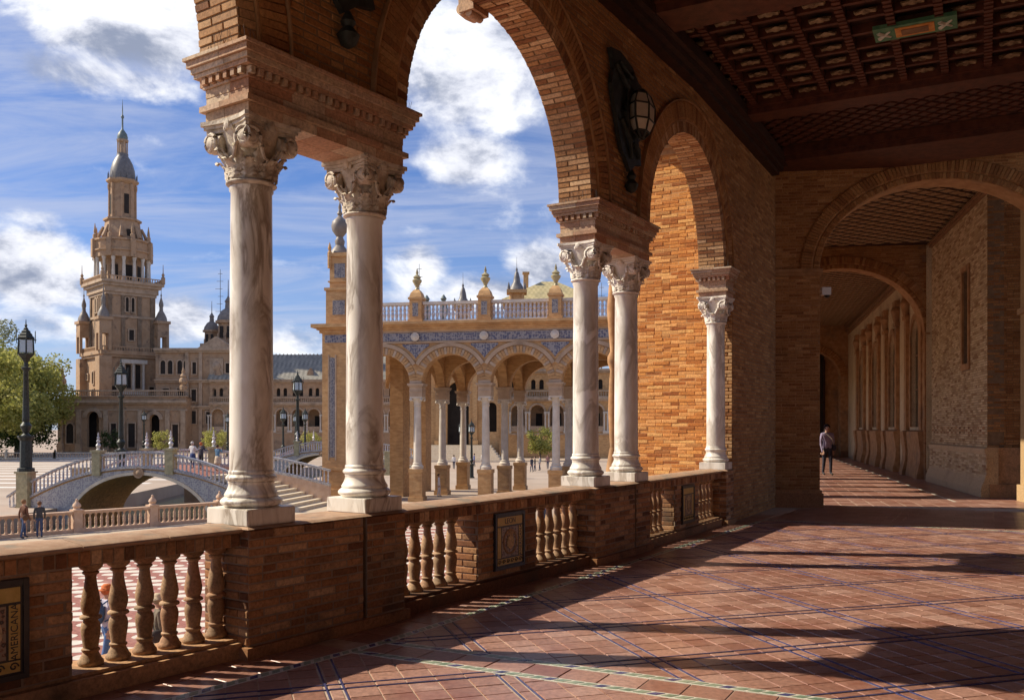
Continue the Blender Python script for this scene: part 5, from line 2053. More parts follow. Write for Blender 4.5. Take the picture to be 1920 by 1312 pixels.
for x in (-6.45, -4.95):
    for y in (.2, 1.7):
        m_.lathe([(.16, 16.2), (.16, 17.3), (.08, 17.4), (.14, 17.6), (.02, 18.0)], 8, T(x, y, 0))
up = link('pier_attic', m_.mesh('pier_attic', 'far_orange'), pv, FP)
m_ = MB(); m_.box(-6.15, -5.25, -.02, -.002, 12.9, 13.9); 
link('attic_tile', m_.mesh('attic_tile', 'azulejo_fine'), up, FP)
link('attic_tile', MB().box(-6.1, -5.3, .18, .198, 15.5, 16.5).mesh('attic_tile', 'azulejo_fine'), up, FP)
m_ = MB()
m_.lathe([(.7, 17.25), (.62, 17.5), (.3, 17.9), (.36, 18.2), (.22, 18.5), (.3, 18.6), (.52, 18.9), (.6, 19.25), (.52, 19.6), (.25, 19.85), (.12, 20.0), (.2, 20.15), (.08, 20.4),
          (.12, 20.6), (.04, 20.9), (.01, 21.5)], 14, T(-6.0, .95, 0))
link('orb_finial', m_.mesh('orb_finial', 'slate_warm', smooth=40), up, FP)
# brick piers inside the pavilion, at its left
for k, (x, y, w_) in enumerate(((-2.7, 4.4, .5), (-2.7, 10.2, .5))):
    link('inner_pier', MB().box(x - w_, x + w_, y - .8, y + .8, 0, 11.1).mesh('inner_pier', 'pav_brick'), pv, FP)
# two stone urns on the roof behind
for x in (-1.7, -.35):
    q = MB(); q.lathe([(.3, 12.2), (.3, 13.2), (.15, 13.4), (.35, 13.9), (.3, 14.6), (.15, 14.8), (.25, 15.0), (.05, 15.3)], 10, T(x, 8, 0))
    link('roof_urn', q.mesh('roof_urn', 'copper_green', smooth=40), pv, FP)
sheet('pavilion_floor', [((FP @ Vector((x, y, 0))).x, (FP @ Vector((x, y, 0))).y) for x, y in ((-7.5, -3), (24, -3), (24, 15), (-7.5, 15))], GZ + .012, 'plaza_paving', th=0)


# ================================================================== far buildings
def arched_hole(x, w, z0, zs, n=10):
    return [(x - w, z0), (x + w, z0), (x + w, zs)] + arc_pts(x, zs, w, w, 0, pi, n)[1:-1] + [(x - w, zs)]


def wing(F, n, lab, mat, bay=3.3, roof=True, height=15.0):
    o = thing('palace_wing', lab, 'building', F, 'curved wings of the palace')
    x1 = n * bay

    def bay_mesh():
        q = MB()
        q.panel([[(0, 0), (bay, 0), (bay, height), (0, height)], arched_hole(bay / 2, 1.15, 4.5, 7.8), arched_hole(bay / 2 - .7, .38, 11.6, 12.9, 6), arched_hole(bay / 2 + .7, .38, 11.6, 12.9, 6)], 0, .5)
        return q.mesh('bay_wall', mat)

    def bay_rim():
        q = MB()
        q.prism(arc_pts(bay / 2, 7.8, 1.2, 1.2, pi, 0, 14) + arc_pts(bay / 2, 7.8, 1.5, 1.5, 0, pi, 14), -.12, -.002)
        return q.mesh('arch_rim', 'far_trim')

    def bay_col():
        q = MB()
        for x in (-.28, .28):
            q.lathe([(.2, 4.6), (.15, 4.75), (.14, 7.2), (.22, 7.45), (.22, 7.6)], 8, T(x, -.12, 0))
        q.box(-.5, .5, -.35, .0, 4.2, 4.6); q.box(-.5, .5, -.35, -.003, 7.6, 7.8)
        return q.mesh('column_pair', 'far_column')
    for k in range(n):
        M = F @ T(k * bay, 0, 0)
        bw = link('bay_wall', cached(('bay', mat, bay, height), bay_mesh), o, M)
        link('arch_rim', cached(('rim', bay), bay_rim), bw, M)
        link('column_pair', cached('bcol', bay_col), bw, M)
        link('balustrade', cached(('bbal', bay), lambda: MB().box(.3, bay - .3, -.1, .06, 4.45, 5.4).mesh('balustrade', 'far_trim')), bw, M)
    link('inner_wall', MB().box(0, x1, 3.2, 3.6, 0, height).mesh('inner_wall', 'far_stone'), o, F)
    link('inner_floor', MB().box(0, x1, .5, 3.2, 4.0, 4.4).mesh('inner_floor', 'far_stone'), o, F)
    link('inner_ceiling', MB().box(0, x1, .5, 3.2, 9.4, 11.0).mesh('inner_ceiling', 'far_stone'), o, F)
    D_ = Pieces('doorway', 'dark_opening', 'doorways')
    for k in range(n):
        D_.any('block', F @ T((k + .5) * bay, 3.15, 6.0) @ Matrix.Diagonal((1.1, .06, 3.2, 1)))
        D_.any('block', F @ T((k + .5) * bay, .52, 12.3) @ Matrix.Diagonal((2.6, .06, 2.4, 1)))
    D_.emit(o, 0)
    q = MB()
    q.box(0, x1, -.35, -.002, 9.6, 9.9); q.box(0, x1, -.6, -.002, 9.902, 10.3); q.box(0, x1, -.5, -.3, 10.3, 10.45); q.box(0, x1, -.5, -.3, 11.2, 11.4)
    q.box(0, x1, -.3, -.002, height - .7, height - .4); q.box(0, x1, -.7, -.002, height - .398, height)
    q.box(0, x1, -.15, -.002, 3.9, 4.2)
    link('cornice', q.mesh('cornice', 'far_trim'), o, F)
    BP = Pieces('baluster', 'far_trim', 'baluster_row')
    TEMPL['fbal'] = MB().lathe([(.1, 0), (.06, .1), (.12, .3), (.05, .6), (.1, .75)], 5)
    for k in range(int(x1 / .4)):
        BP.any('fbal', F @ T(.2 + k * .4, -.4, 10.45))
    BP.emit(o, 0)
    if roof:
        q = MB()
        q.add([(-.3, -.8, height), (x1, -.8, height), (x1, 6, height + 5.6), (-.3, 6, height + 5.6), (x1, 12, height), (-.3, 12, height)],
              [(0, 1, 2, 3), (3, 2, 4, 5), (0, 3, 5), (1, 4, 2), (0, 5, 4, 1)])
        rf = link('roof', q.mesh('roof', 'roof_grey'), o, F)
        for k in range(n // 3 + 1):
            q = MB(); q.prism([(-.7, 0), (.7, 0), (.5, .7), (0, 1.5), (-.5, .7)], -.3, 2.0)
            link('dormer', q.mesh('dormer', 'far_stone'), rf, F @ T(1.6 + k * 9.5, .6, height + .9))
        q = MB()
        for k in range(int(x1 / .8)):
            q.ball((k * .8, 6, height + 5.65), .14, 5, 4)
        link('ridge_tiles', q.mesh('ridge_tiles', 'far_stone'), rf, F)
    return o


wing(frame(-62.0, 186, GZ, 91), 13, 'long tan palace wing with grey tiled roof and arcade behind the nearest columns', 'far_stone')
wing(frame(-17, 156, GZ, 97), 17, 'sunlit palace wing with arcade seen through the arcaded pavilion', 'far_orange', roof=False)

# gate mass seen through the arcades
gm = thing('palace_gate', 'tall sunlit brick gate block seen through the left arches of the pavilion', 'building', frame(-15.5, 140, GZ, 95))
Fg = WM[gm.name]
q = MB()
q.panel([[(0, 0), (15, 0), (15, 18), (0, 18)], arched_hole(7.2, 1.7, 2.5, 10.5, 14), arched_hole(2.2, .8, 4.5, 8.2), arched_hole(12.4, .8, 4.5, 8.2)], 0, .9)
link('front_wall', q.mesh('front_wall', 'far_orange'), gm, Fg)
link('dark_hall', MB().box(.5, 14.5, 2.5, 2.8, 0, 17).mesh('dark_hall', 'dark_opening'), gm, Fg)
for x in (0.2, 4.2, 9.9, 14.2):
    q = MB(); q.box(x - .5, x + .5, -.8, -.002, 0, 3.2); q.box(x - .35, x + .35, -.55, -.002, 3.2, 13.5); q.box(x - .55, x + .55, -.75, -.002, 13.5, 14.4)
    link('pilaster', q.mesh('pilaster', 'far_orange'), gm, Fg)
for k in range(7):
    link('step', MB().box(2.0 - k * .3, 12.6 + k * .3, -2.2 - k * .5, -.9, 2.45 - (k + 1) * .35, 2.45 - k * .35).mesh('step', 'step_stone'), gm, Fg)

# central building behind the pavilion: golden hipped roof, spires
cb2 = thing('central_building', 'palace centre with golden hipped roof rising behind the pavilion balustrade', 'building', T(4.5, 176, GZ + 3.0))
Fq = WM[cb2.name]
link('body', MB().box(-6, 12, 0, 14, -3, 27).mesh('body', 'far_orange'), cb2, Fq)
q = MB(); q.add([(-6.5, -.5, 27), (12.5, -.5, 27), (12.5, 14.5, 27), (-6.5, 14.5, 27), (1.5, 7, 31.6), (4.5, 7, 31.6)], [(0, 1, 5, 4), (1, 2, 5), (2, 3, 4, 5), (3, 0, 4), (3, 2, 1, 0)])
link('roof', q.mesh('roof', 'roof_gold'), cb2, Fq)
q = MB(); q.box(-2.2, -1.2, 6, 7, 28, 33); q.box(-2.4, -1.0, 5.8, 7.2, 33, 33.4)
link('chimney', q.mesh('chimney', 'far_orange'), cb2, Fq)
for x, zt, lab in ((-9.3, 27.5, 'lower slate spire turret left of the golden roof'), (.9, 30.5, 'taller slate spire turret beside the golden roof')):
    q_ = thing('spire_turret', lab, 'turret', T(x, 172, GZ), 'slate spire turrets')
    Mq = WM[q_.name]
    q = MB()
    for a in (-1, 1):
        for c_ in (-1, 1):
            q.lathe([(.35, zt - 3.5), (.3, zt)], 8, T(a * 1.1, c_ * 1.1, 0))
    q.box(-1.7, 1.7, -1.7, 1.7, zt - 12, zt - 3.5); q.box(-1.9, 1.9, -1.9, 1.9, zt, zt + .6); q.box(-1.0, 1.0, -1.0, 1.0, zt - 3.5, zt)
    link('belfry', q.mesh('belfry', 'far_orange'), q_, Mq)
    q = MB(); q.lathe([(1.6, zt + .6), (1.3, zt + 1.2), (.7, zt + 2.2), (.6, zt + 3.0), (.35, zt + 4), (.15, zt + 4.3), (.22, zt + 4.6), (.05, zt + 5), (.02, zt + 7)], 10)
    for a in (-1, 1):
        for c_ in (-1, 1):
            q.lathe([(.25, zt + .6), (.3, zt + .9), (.05, zt + 2.0)], 6, T(a * 1.5, c_ * 1.5, 0))
    link('spire', q.mesh('spire', 'slate_dome', smooth=40), q_, Mq)


def windows(o, F, rects, frame_mat='far_trim'):
    for (x, z, w, h, arched) in rects:
        q = MB()
        ou = arched_hole(x, w / 2 + .25, z - .2, z + h - (w / 2 if arched else 0), 8) if arched else [(x - w / 2 - .25, z - .2), (x + w / 2 + .25, z - .2), (x + w / 2 + .25, z + h + .25), (x - w / 2 - .25, z + h + .25)]
        inn = arched_hole(x, w / 2, z, z + h - (w / 2 if arched else 0), 8) if arched else [(x - w / 2, z), (x + w / 2, z), (x + w / 2, z + h), (x - w / 2, z + h)]
        q.panel([ou, inn], -.3, .02)
        wn = link('window', q.mesh('window', frame_mat), o, F)
        link('pane', MB().box(x - w / 2 - .05, x + w / 2 + .05, -.08, -.02, z - .05, z + h + .05).mesh('pane', 'dark_opening'), wn, F)


# ornate block between tower and wing
ob = thing('palace_block', 'ornate two storey palace block with loggia windows, right of the tall tower', 'building', frame(-73.5, 187, GZ, 91))
Fo = WM[ob.name]
link('body', MB().box(0, 16.5, 0, 14, 0, 21.4).mesh('body', 'far_stone'), ob, Fo)
q = MB()
for z0, z1, e in ((8.9, 9.3, .4), (9.302, 9.7, .8), (14.4, 14.8, .4), (14.802, 15.1, .7), (20.6, 21.0, .5), (21.002, 21.5, .9)):
    q.box(-.1, 16.6, -e, -.002, z0, z1)
for x in (6.6, 9.4, 15.9):
    q.box(x - .35, x + .35, -.35, -.004, 0, 21.4)
q.prism([(9.0, 21.5), (16.4, 21.5), (12.7, 23.9)], -.8, 1.0)
link('cornice', q.mesh('cornice', 'far_trim'), ob, Fo)
windows(ob, Fo, [(1.6, 16.2, 1.0, 2.8, 1), (3.1, 16.2, 1.0, 2.8, 1), (5.1, 16.2, 1.0, 2.8, 1), (6.6 - .2, 16.2, .9, 2.8, 1), (8.1, 16.2, .8, 2.4, 0), (2.2, 6.0, 1.4, 2.6, 0), (4.9, 6.0, 1.4, 2.6, 0), (8.0, 6.0, .9, 2.6, 0),
                 (11.0, 6.0, .9, 2.4, 0), (2.2, 10.6, 1.3, 2.6, 0), (5.2, 10.6, 1.3, 2.6, 0), (8.0, 10.6, 1.0, 2.4, 0), (12.7, 10.4, 1.0, 2.6, 0), (15.0, 16.4, .8, 2, 0)])
q = MB(); q.box(11.3, 14.1, -.25, -.002, 16.0, 19.4); q.lathe([(.9, 0), (.9, .2), (.5, .4), (.1, .5)], 8, T(12.7, -.25, 17.8) @ RX)
link('coat_of_arms', q.mesh('coat_of_arms', 'far_trim'), ob, Fo)
for x, y, z, s in ((13.4, 5, 21.4, 1.0), (9.2, 7, 21.4, .72)):
    q = MB()
    M_ = T(x, y, z) @ Matrix.Diagonal((s, s, s, 1))
    q.box(-2.6, 2.6, -2.6, 2.6, 0, 2.2, M_); q.lathe([(2.1, 2.2), (2.0, 5.6), (2.6, 5.7), (2.6, 6.3)], 8, M_, ph=pi / 8)
    for a in range(4):
        q.box(-2.3, 2.3, -.3, .3, 2.2, 3.6, M_ @ Matrix.Rotation(a * pi / 4, 4, 'Z'))
    tr_ = link('roof_turret', q.mesh('roof_turret', 'far_stone'), ob, Fo)
    q = MB(); q.lathe([(2.4, 6.3), (2.2, 7.2), (1.4, 8.4), (.7, 8.9), (.6, 10.2), (.8, 10.4), (.3, 11.2), (.12, 11.6), (.06, 15)], 10, M_)
    link('cupola', q.mesh('cupola', 'slate_warm', smooth=40), tr_, Fo)
    q = MB()
    for a in (-.75, .75):
        q.box(a - .35, a + .35, -2.14, -1.9, 2.6, 5.0, M_)
    link('turret_opening', q.mesh('turret_opening', 'dark_opening'), tr_, Fo)

# base building below the tower
bb_ = thing('arched_base_building', 'low stone base building with two tall arched doors, at the tower foot', 'building', frame(-92.0, 184, GZ, 91))
Fb = WM[bb_.name]
q = MB()
q.panel([[(0, 0), (26, 0), (26, 11.4), (0, 11.4)], arched_hole(7.0, 1.25, 1.2, 7.2, 12), arched_hole(19.6, 1.0, 1.2, 6.8, 12)], 0, 1.0)
q.box(0, .9, 1.002, 18, 0, 11.4); q.box(25, 26, 1.002, 18, 0, 11.4); q.box(0, 26, 1.002, 18, 11.0, 11.4)
link('body', q.mesh('body', 'far_stone'), bb_, Fb)
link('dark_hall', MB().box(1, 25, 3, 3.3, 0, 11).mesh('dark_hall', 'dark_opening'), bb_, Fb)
q = MB()
for z0, z1, e in ((8.6, 8.9, .2), (9.9, 10.2, .5), (10.202, 10.7, .9), (11.4, 11.6, .3), (12.5, 12.8, .3)):
    q.box(-.3, 26.3, -e, (.5 if z0 > 11 else -.002), z0, z1)
for x in (.5, 4.2, 9.8, 13.2, 16.8, 22.4, 25.5):
    q.box(x - .45, x + .45, -.5, -.003, 0, 8.6); q.box(x - .6, x + .6, -.65, -.004, 0, 2)
link('cornice', q.mesh('cornice', 'far_trim'), bb_, Fb)
for c_, w_ in ((7.0, 1.25), (19.6, 1.0)):
    zs = 7.2 if c_ < 10 else 6.8
    link('arch_rim', MB().prism(arc_pts(c_, zs, w_ + .05, w_ + .05, pi, 0, 14) + arc_pts(c_, zs, w_ + .8, w_ + .8, 0, pi, 14), -.3, -.002).mesh('arch_rim', 'far_trim'), bb_, Fb)
BP = Pieces('baluster', 'far_trim', 'baluster_row')
for k in range(64):
    BP.any('fbal', Fb @ T(.3 + k * .4, 0, 11.6) @ Matrix.Diagonal((1, 1, 1.2, 1)))
BP.emit(bb_, 0)
windows(bb_, Fb, [(2.4, 2.0, 1.5, 4.0, 1), (12.0 - .7, 1.6, 1.1, 4.4, 0), (15.0, 1.2, 1.4, 4.8, 0), (23.9, 1.2, 1.2, 4.6, 0)])
for x in (.6, 13.0, 25.4):
    q = MB(); q.lathe([(.8, 12.8), (.8, 13.6), (.5, 13.8), (.9, 14.4), (.8, 15.0), (.5, 15.3), (.7, 15.6), (.3, 16.2), (.4, 16.5), (.1, 17.4)], 8, T(x, 0, 0) @ T(0, .2, 0))
    link('finial', q.mesh('finial', 'far_stone', smooth=40), bb_, Fb)

# ------------------------------------------------------------------ the tower
tw = thing('tall_tower', 'tall tapering baroque brick tower with dome and spire', 'tower', T(-84.2, 196, 0) @ Matrix.Rotation(R(-47), 4, 'Z'))
Ft = WM[tw.name]


def sq(b, h, z0, z1, M=None):
    return b.box(-h, h, -h, h, z0, z1, M)


q = MB(); sq(q, 5.0, GZ, 31.0)
link('shaft', q.mesh('shaft', 'far_stone'), tw, Ft)
q = MB(); sq(q, 5.9, GZ, 16.5); sq(q, 6.4, 16.5, 17.0); sq(q, 6.7, 17.002, 17.7)
link('lower_stage', q.mesh('lower_stage', 'far_stone'), tw, Ft)
q = MB()
for s in (-1, 1):
    for t_ in (-4.4, -1.7, 1.7, 4.4):
        for rr in range(4):
            q.box(t_ - .4, t_ + .4, -5.22, -5.002, 18.0, 29.8, Matrix.Rotation(rr * pi / 2, 4, 'Z'))
sq(q, 5.25, 24.9, 25.4); sq(q, 5.3, 29.6, 30.2); sq(q, 5.6, 30.202, 31.4); sq(q, 6.1, 31.402, 32.0); sq(q, 6.5, 32.002, 32.6)
link('pilasters', q.mesh('pilasters', 'far_trim'), tw, Ft)
q = MB()
for rr in range(4):
    M_ = Matrix.Rotation(rr * pi / 2, 4, 'Z')
    q.box(-6.4, 6.4, -6.4, -6.2, 33.3, 33.5, M_); q.box(-6.6, 6.6, -6.6, -6.3, 17.7, 17.85, M_); q.box(-6.6, 6.6, -6.6, -6.4, 18.5, 18.7, M_)
    for k in range(24):
        q.box(-6.3 + k * .54, -6.15 + k * .54, -6.35, -6.2, 32.6, 33.3, M_)
        q.box(-6.5 + k * .56, -6.35 + k * .56, -6.58, -6.42, 17.85, 18.5, M_)
    q.lathe([(.45, 32.6), (.45, 34.0), (.2, 34.2), (.35, 34.6), (.1, 35), (.05, 36.8)], 8, M_ @ T(6.3, 6.3, 0))
link('balcony_rail', q.mesh('balcony_rail', 'far_stone'), tw, Ft)
for rr in range(4):
    M_ = Matrix.Rotation(rr * pi / 2, 4, 'Z')
    F_ = Ft @ M_ @ T(0, -5.0, 0)
    if rr in (0, 1):
        windows(tw, F_, [(-.9, 26.2, .6, 3.0, 1), (.3, 26.2, .6, 3.0, 1), (0, 20.2, 1.0, 2.2, 0)])
        windows(tw, Ft @ M_ @ T(0, -5.9, 0), [(0, 11.0, 1.0, 2.6, 1), (-3.6, 12, .9, 1.1, 0), (3.6, 12, .9, 1.1, 0), (0, 7.6, 1.1, 2.2, 0)] if rr == 0 else [(-1.0, 10.0, 1.1, 5.0, 0), (1.0, 10.0, 1.1, 5.0, 0), (-3.9, 7.4, 1, 3, 0), (3.9, 7.4, 1, 3, 0)])
        if rr == 1:
            q = MB()
            for x in (-2.1, 0, 2.1):
                q.lathe([(.4, 9.4), (.3, 9.8), (.26, 14.6), (.42, 15.2)], 10, T(x, -6.35, 0))
            q.box(-2.8, 2.8, -7.1, -5.9, 8.6, 9.4); q.box(-2.7, 2.7, -6.9, -5.9, 15.2, 16.0)
            link('portico', q.mesh('portico', 'far_column', smooth=40), tw, Ft @ M_)
    # corner turrets
    q = MB()
    Mt = M_ @ T(6.0, 6.0, 0)
    q.box(-1.25, 1.25, -1.25, 1.25, GZ, 16.5, Mt)
    for a in (-1, 1):
        for c_ in (-1, 1):
            q.box(a * .95 - .28, a * .95 + .28, c_ * .95 - .28, c_ * .95 + .28, 17.7, 21.6, Mt)
    q.box(-1.22, 1.22, -1.22, 1.22, 21.2, 24.0, Mt); q.box(-1.5, 1.5, -1.5, 1.5, 24.0, 24.6, Mt)
    tu = link('corner_turret', q.mesh('corner_turret', 'far_stone'), tw, Ft)
    q = MB(); q.lathe([(1.25, 24.6), (1.15, 25.4), (.75, 26.3), (.40, 26.9), (.36, 27.6), (.48, 28.0), (.45, 28.5), (.2, 29.4), (.09, 29.9), (.18, 30.2), (.06, 30.6), (.03, 32.0)], 10, Mt)
    link('turret_cap', q.mesh('turret_cap', 'slate_warm', smooth=40), tu, Ft)
O8 = pi / 8
q = MB(); q.lathe([(3.9, 32.6), (3.9, 37.8)], 8, ph=O8)
link('belfry_core', q.mesh('belfry_core', 'far_stone'), tw, Ft)
q = MB()
for k in range(8):
    M_ = Matrix.Rotation(k * pi / 4 + O8, 4, 'Z')
    q.box(4.0, 4.1, -.75, .75, 33.4, 36.4, Matrix.Rotation(k * pi / 4, 4, 'Z') @ T(-.42, 0, 0))
link('belfry_opening', q.mesh('belfry_opening', 'dark_opening'), tw, Ft)
for k in range(16):
    a = 2 * pi * k / 16 + .1
    q = lambda: MB().lathe([(.55, 32.6), (.55, 33.6), (.36, 33.8), (.30, 37.0), (.45, 37.5), (.45, 37.8)], 10).mesh('belfry_column', 'far_column', smooth=40)
    link('belfry_column', cached('belcol', q), tw, Ft @ T(5.35 * cos(a), 5.35 * sin(a), 0))
q = MB()
q.lathe([(5.9, 37.8), (5.9, 39.0), (6.2, 39.1), (6.2, 39.4), (5.8, 39.5), (5.8, 41.2), (6.1, 41.3), (6.1, 41.7)], 16)
for k in range(8):
    a = 2 * pi * k / 8
    q.lathe([(.45, 41.6), (.45, 42.6), (.2, 42.8), (.3, 43.2), (.05, 45)], 6, T(5.7 * cos(a), 5.7 * sin(a), 0))
    q.box(-.4, .4, -.5, .5, 37.8, 41.6, T(6.0 * cos(a), 6.0 * sin(a), 0) @ Matrix.Rotation(a, 4, 'Z'))
link('entablature', q.mesh('entablature', 'far_stone'), tw, Ft)
q = MB(); q.lathe([(4.4, 41.7), (4.1, 43.0), (3.6, 45.0), (3.5, 46.0), (3.9, 46.1), (3.9, 46.5)], 8, ph=O8)
for k in range(8):
    a = k * pi / 4 + O8
    q.tube([(5.0 * cos(a), 5.0 * sin(a), 42.0), (4.5 * cos(a), 4.5 * sin(a), 43.2), (3.8 * cos(a), 3.8 * sin(a), 44.8)], [.5, .4, .25], 6)
link('drum', q.mesh('drum', 'far_stone'), tw, Ft)
q = MB(); q.lathe([(2.55, 46.5), (2.55, 54.0), (2.9, 54.2), (3.3, 54.6), (3.3, 55.0)], 8, ph=O8)
for k in range(8):
    a = k * pi / 4 + O8
    q.lathe([(.35, 46.5), (.28, 47), (.25, 52.6), (.4, 53.2), (.4, 54)], 8, T(2.6 * cos(a), 2.6 * sin(a), 0))
link('lantern_stage', q.mesh('lantern_stage', 'far_stone'), tw, Ft)
q = MB()
for k in range(8):
    M_ = Matrix.Rotation(k * pi / 4, 4, 'Z')
    if k % 2 == 0:
        q.box(2.2, 2.42, -.5, .5, 47.6, 51.8, M_)
        q.box(3.4, 3.9, -.45, .45, 42.4, 44.0, M_)
link('lantern_opening', q.mesh('lantern_opening', 'dark_opening'), tw, Ft)
q = MB(); q.lathe([(2.7, 55.0), (2.65, 56.0), (2.5, 57.2), (2.1, 58.6), (1.5, 59.8), (1.2, 60.2), (1.2, 60.8)], 12)
for k in range(12):
    a = 2 * pi * k / 12
    q.lathe([(.12, 55), (.12, 55.9), (.02, 56.6)], 5, T(2.95 * cos(a), 2.95 * sin(a), 0))
link('dome', q.mesh('dome', 'slate_dome', smooth=40), tw, Ft)
q = MB(); q.lathe([(.75, 60.8), (.7, 63.2), (1.2, 63.4), (1.3, 63.8)], 8)
for k in range(6):
    a = 2 * pi * k / 6
    q.lathe([(.16, 60.8), (.14, 63.3)], 6, T(.95 * cos(a), .95 * sin(a), 0))
link('top_lantern', q.mesh('top_lantern', 'far_trim'), tw, Ft)
q = MB(); q.lathe([(1.0, 63.8), (1.1, 64.4), (.9, 65.2), (.4, 65.9), (.2, 66.2), (.16, 68.4), (.34, 68.7), (.3, 69.0), (.12, 69.3), (.1, 70.5), (.02, 72.6)], 10)
link('spire', q.mesh('spire', 'copper_green', smooth=40), tw, Ft)

# radio masts
for px, yt, yb, dd, lab in ((413, 505, 640, 205, 'thin lattice radio mast right of the tall tower'), (786, 495, 560, 190, 'thin dark mast behind the pavilion finial'), (1128, 530, 600, 190, 'thin antenna right of the third column')):
    x = (px - CX) / FPX * dd
    o = thing('radio_mast', lab, 'mast', T(x, dd, GZ), 'radio masts')
    zt, zb = EYE + (HY - yt) / FPX * dd - GZ, 0
    q = MB(); q.tube([(0, 0, 0), (0, 0, zt)], [.16, .05], 5)
    link('pole', q.mesh('pole', 'wire'), o)
    q = MB()
    for k in range(9):
        z = zt - 1 - k * 1.7
        q.tube([(-.5 - .3 * (k % 3), 0, z), (.5 + .2 * (k % 2), 0, z)], .045, 4)
    link('antenna_arms', q.mesh('antenna_arms', 'wire'), o)


# ------------------------------------------------------------------ trees
def tree(x, y, h, r, lab, mat, seed, n=2600, leaf=.5, grp='trees at the left of the plaza', bare=False):
    rnd = random.Random(seed)
    o = thing('tree', lab, 'tree', T(x, y, GZ), grp)
    q = MB()
    q.tube([(0, 0, 0), (rnd.uniform(-.2, .2), 0, h * .25), (rnd.uniform(-.3, .3), 0, h * .5), (rnd.uniform(-.5, .5), 0, h * .85)], [.028 * h, .02 * h, .014 * h, .004 * h], 8)
    cl_ = []
    for k in range(16 if not bare else 30):
        a, z = rnd.uniform(0, 2 * pi), rnd.uniform(.35, .9)
        rr = r * math.sqrt(max(.1, 1 - ((z - .6) / .45) ** 2)) * rnd.uniform(.45, .95)
        tip = Vector((rr * cos(a), rr * sin(a), h * z))
        b0 = Vector((0, 0, h * (z - .18)))
        q.tube([b0, (b0 + tip) / 2 + Vector((0, 0, .1 * h * rnd.random())), tip], [.008 * h, .005 * h, .0015 * h], 5)
        cl_.append((tip, r * rnd.uniform(.22, .42)))
    for k in range(22):
        a, z = rnd.uniform(0, 2 * pi), rnd.uniform(.3, .98)
        rr = r * math.sqrt(max(.05, 1 - ((z - .58) / .46) ** 2)) * rnd.random() ** .5
        cl_.append((Vector((rr * cos(a), rr * sin(a), h * z)), r * rnd.uniform(.18, .36)))
    link('trunk', q.mesh('trunk', 'bark', smooth=60), o)
    V, Fc = [], []
    for k in range(n):
        c, cr = cl_[rnd.randrange(len(cl_))]
        d = Vector((rnd.gauss(0, 1), rnd.gauss(0, 1), rnd.gauss(0, 1))).normalized() * cr * rnd.random() ** .4
        p = c + d
        a = Vector((rnd.gauss(0, 1), rnd.gauss(0, 1), rnd.gauss(0, .7))).normalized()
        b = a.cross(Vector((rnd.gauss(0, 1), rnd.gauss(0, 1), rnd.gauss(0, 1)))).normalized()
        s = leaf * rnd.uniform(.5, 1.1)
        i0 = len(V)
        V += [p - a * s * .5, p + b * s * .32, p + a * s * .5, p - b * s * .32]
        Fc.append((i0, i0 + 1, i0 + 2, i0 + 3))
    me = bpy.data.meshes.new('crown')
    me.from_pydata([tuple(v) for v in V], [], Fc)
    me.materials.append(MATS[mat])
    link('crown', me, o)
    return o


tree(-87, 146, 18.0, 8.5, 'big yellow green spring tree at the left frame edge', 'leaf_spring', 1, 20000, .7)
tree(-88.5, 162, 17.5, 7.5, 'broad yellow green tree just left of the stone base building', 'leaf_spring', 2, 12000, .75)
tree(-99, 166, 22, 10.0, 'tall spring tree farthest left behind the lamp post', 'leaf_spring', 3, 18000, .75)
tree(-104, 178, 25, 10, 'greyer spring tree rising behind the left lamp post', 'leaf_grey', 5, 9000, .6)
tree(-93.5, 176, 19, 8, 'soft green tree touching the stone base building', 'leaf_spring', 14, 12000, .7)
tree(-92, 158, 8, 7, 'dark low evergreen under the spring trees, left one', 'leaf_dark', 6, 5000, .55)
tree(-94, 174, 8.5, 7, 'dark low evergreen under the spring trees, right one', 'leaf_dark', 7, 5000, .55)
tree(-78.0, 176, 4.6, 1.9, 'small green palm like shrub before the arched door', 'leaf_dark', 8, 1400, .35, 'shrubs before the palace')
tree(-66.5, 172, 4.6, 2.0, 'olive shrub before the second arched door', 'leaf_spring', 9, 1500, .35, 'shrubs before the palace')
tree(-55.0, 168, 4.8, 2.4, 'olive round shrub just left of the nearest column', 'leaf_spring', 10, 1700, .35, 'shrubs before the palace')
tree(-47.5, 170, 4.6, 2.4, 'olive round shrub just right of the nearest column', 'leaf_spring', 11, 1700, .35, 'shrubs before the palace')
tree(-37.5, 168, 4.4, 2.2, 'olive shrub left of the pavilion end pier', 'leaf_spring', 12, 1500, .35, 'shrubs before the palace')
tree(4.4, 140, 5.2, 2.4, 'fresh green tree seen through the pavilion arches', 'leaf_spring', 13, 2400, .4, 'shrubs before the palace')
# far balustrade along the other canal bank
for k in range(9):
    a = Vector((-108 + k * 8.0, 150 + .2 * k))
    o = canal_rail(a, a + Vector((8.0, .2)), 18, 'pale stone balustrade bay on the far canal bank, %s from the left' % ['first', 'second', 'third', 'fourth', 'fifth', 'sixth', 'seventh', 'eighth', 'ninth'][k], 'far canal balustrades', mat='far_column')


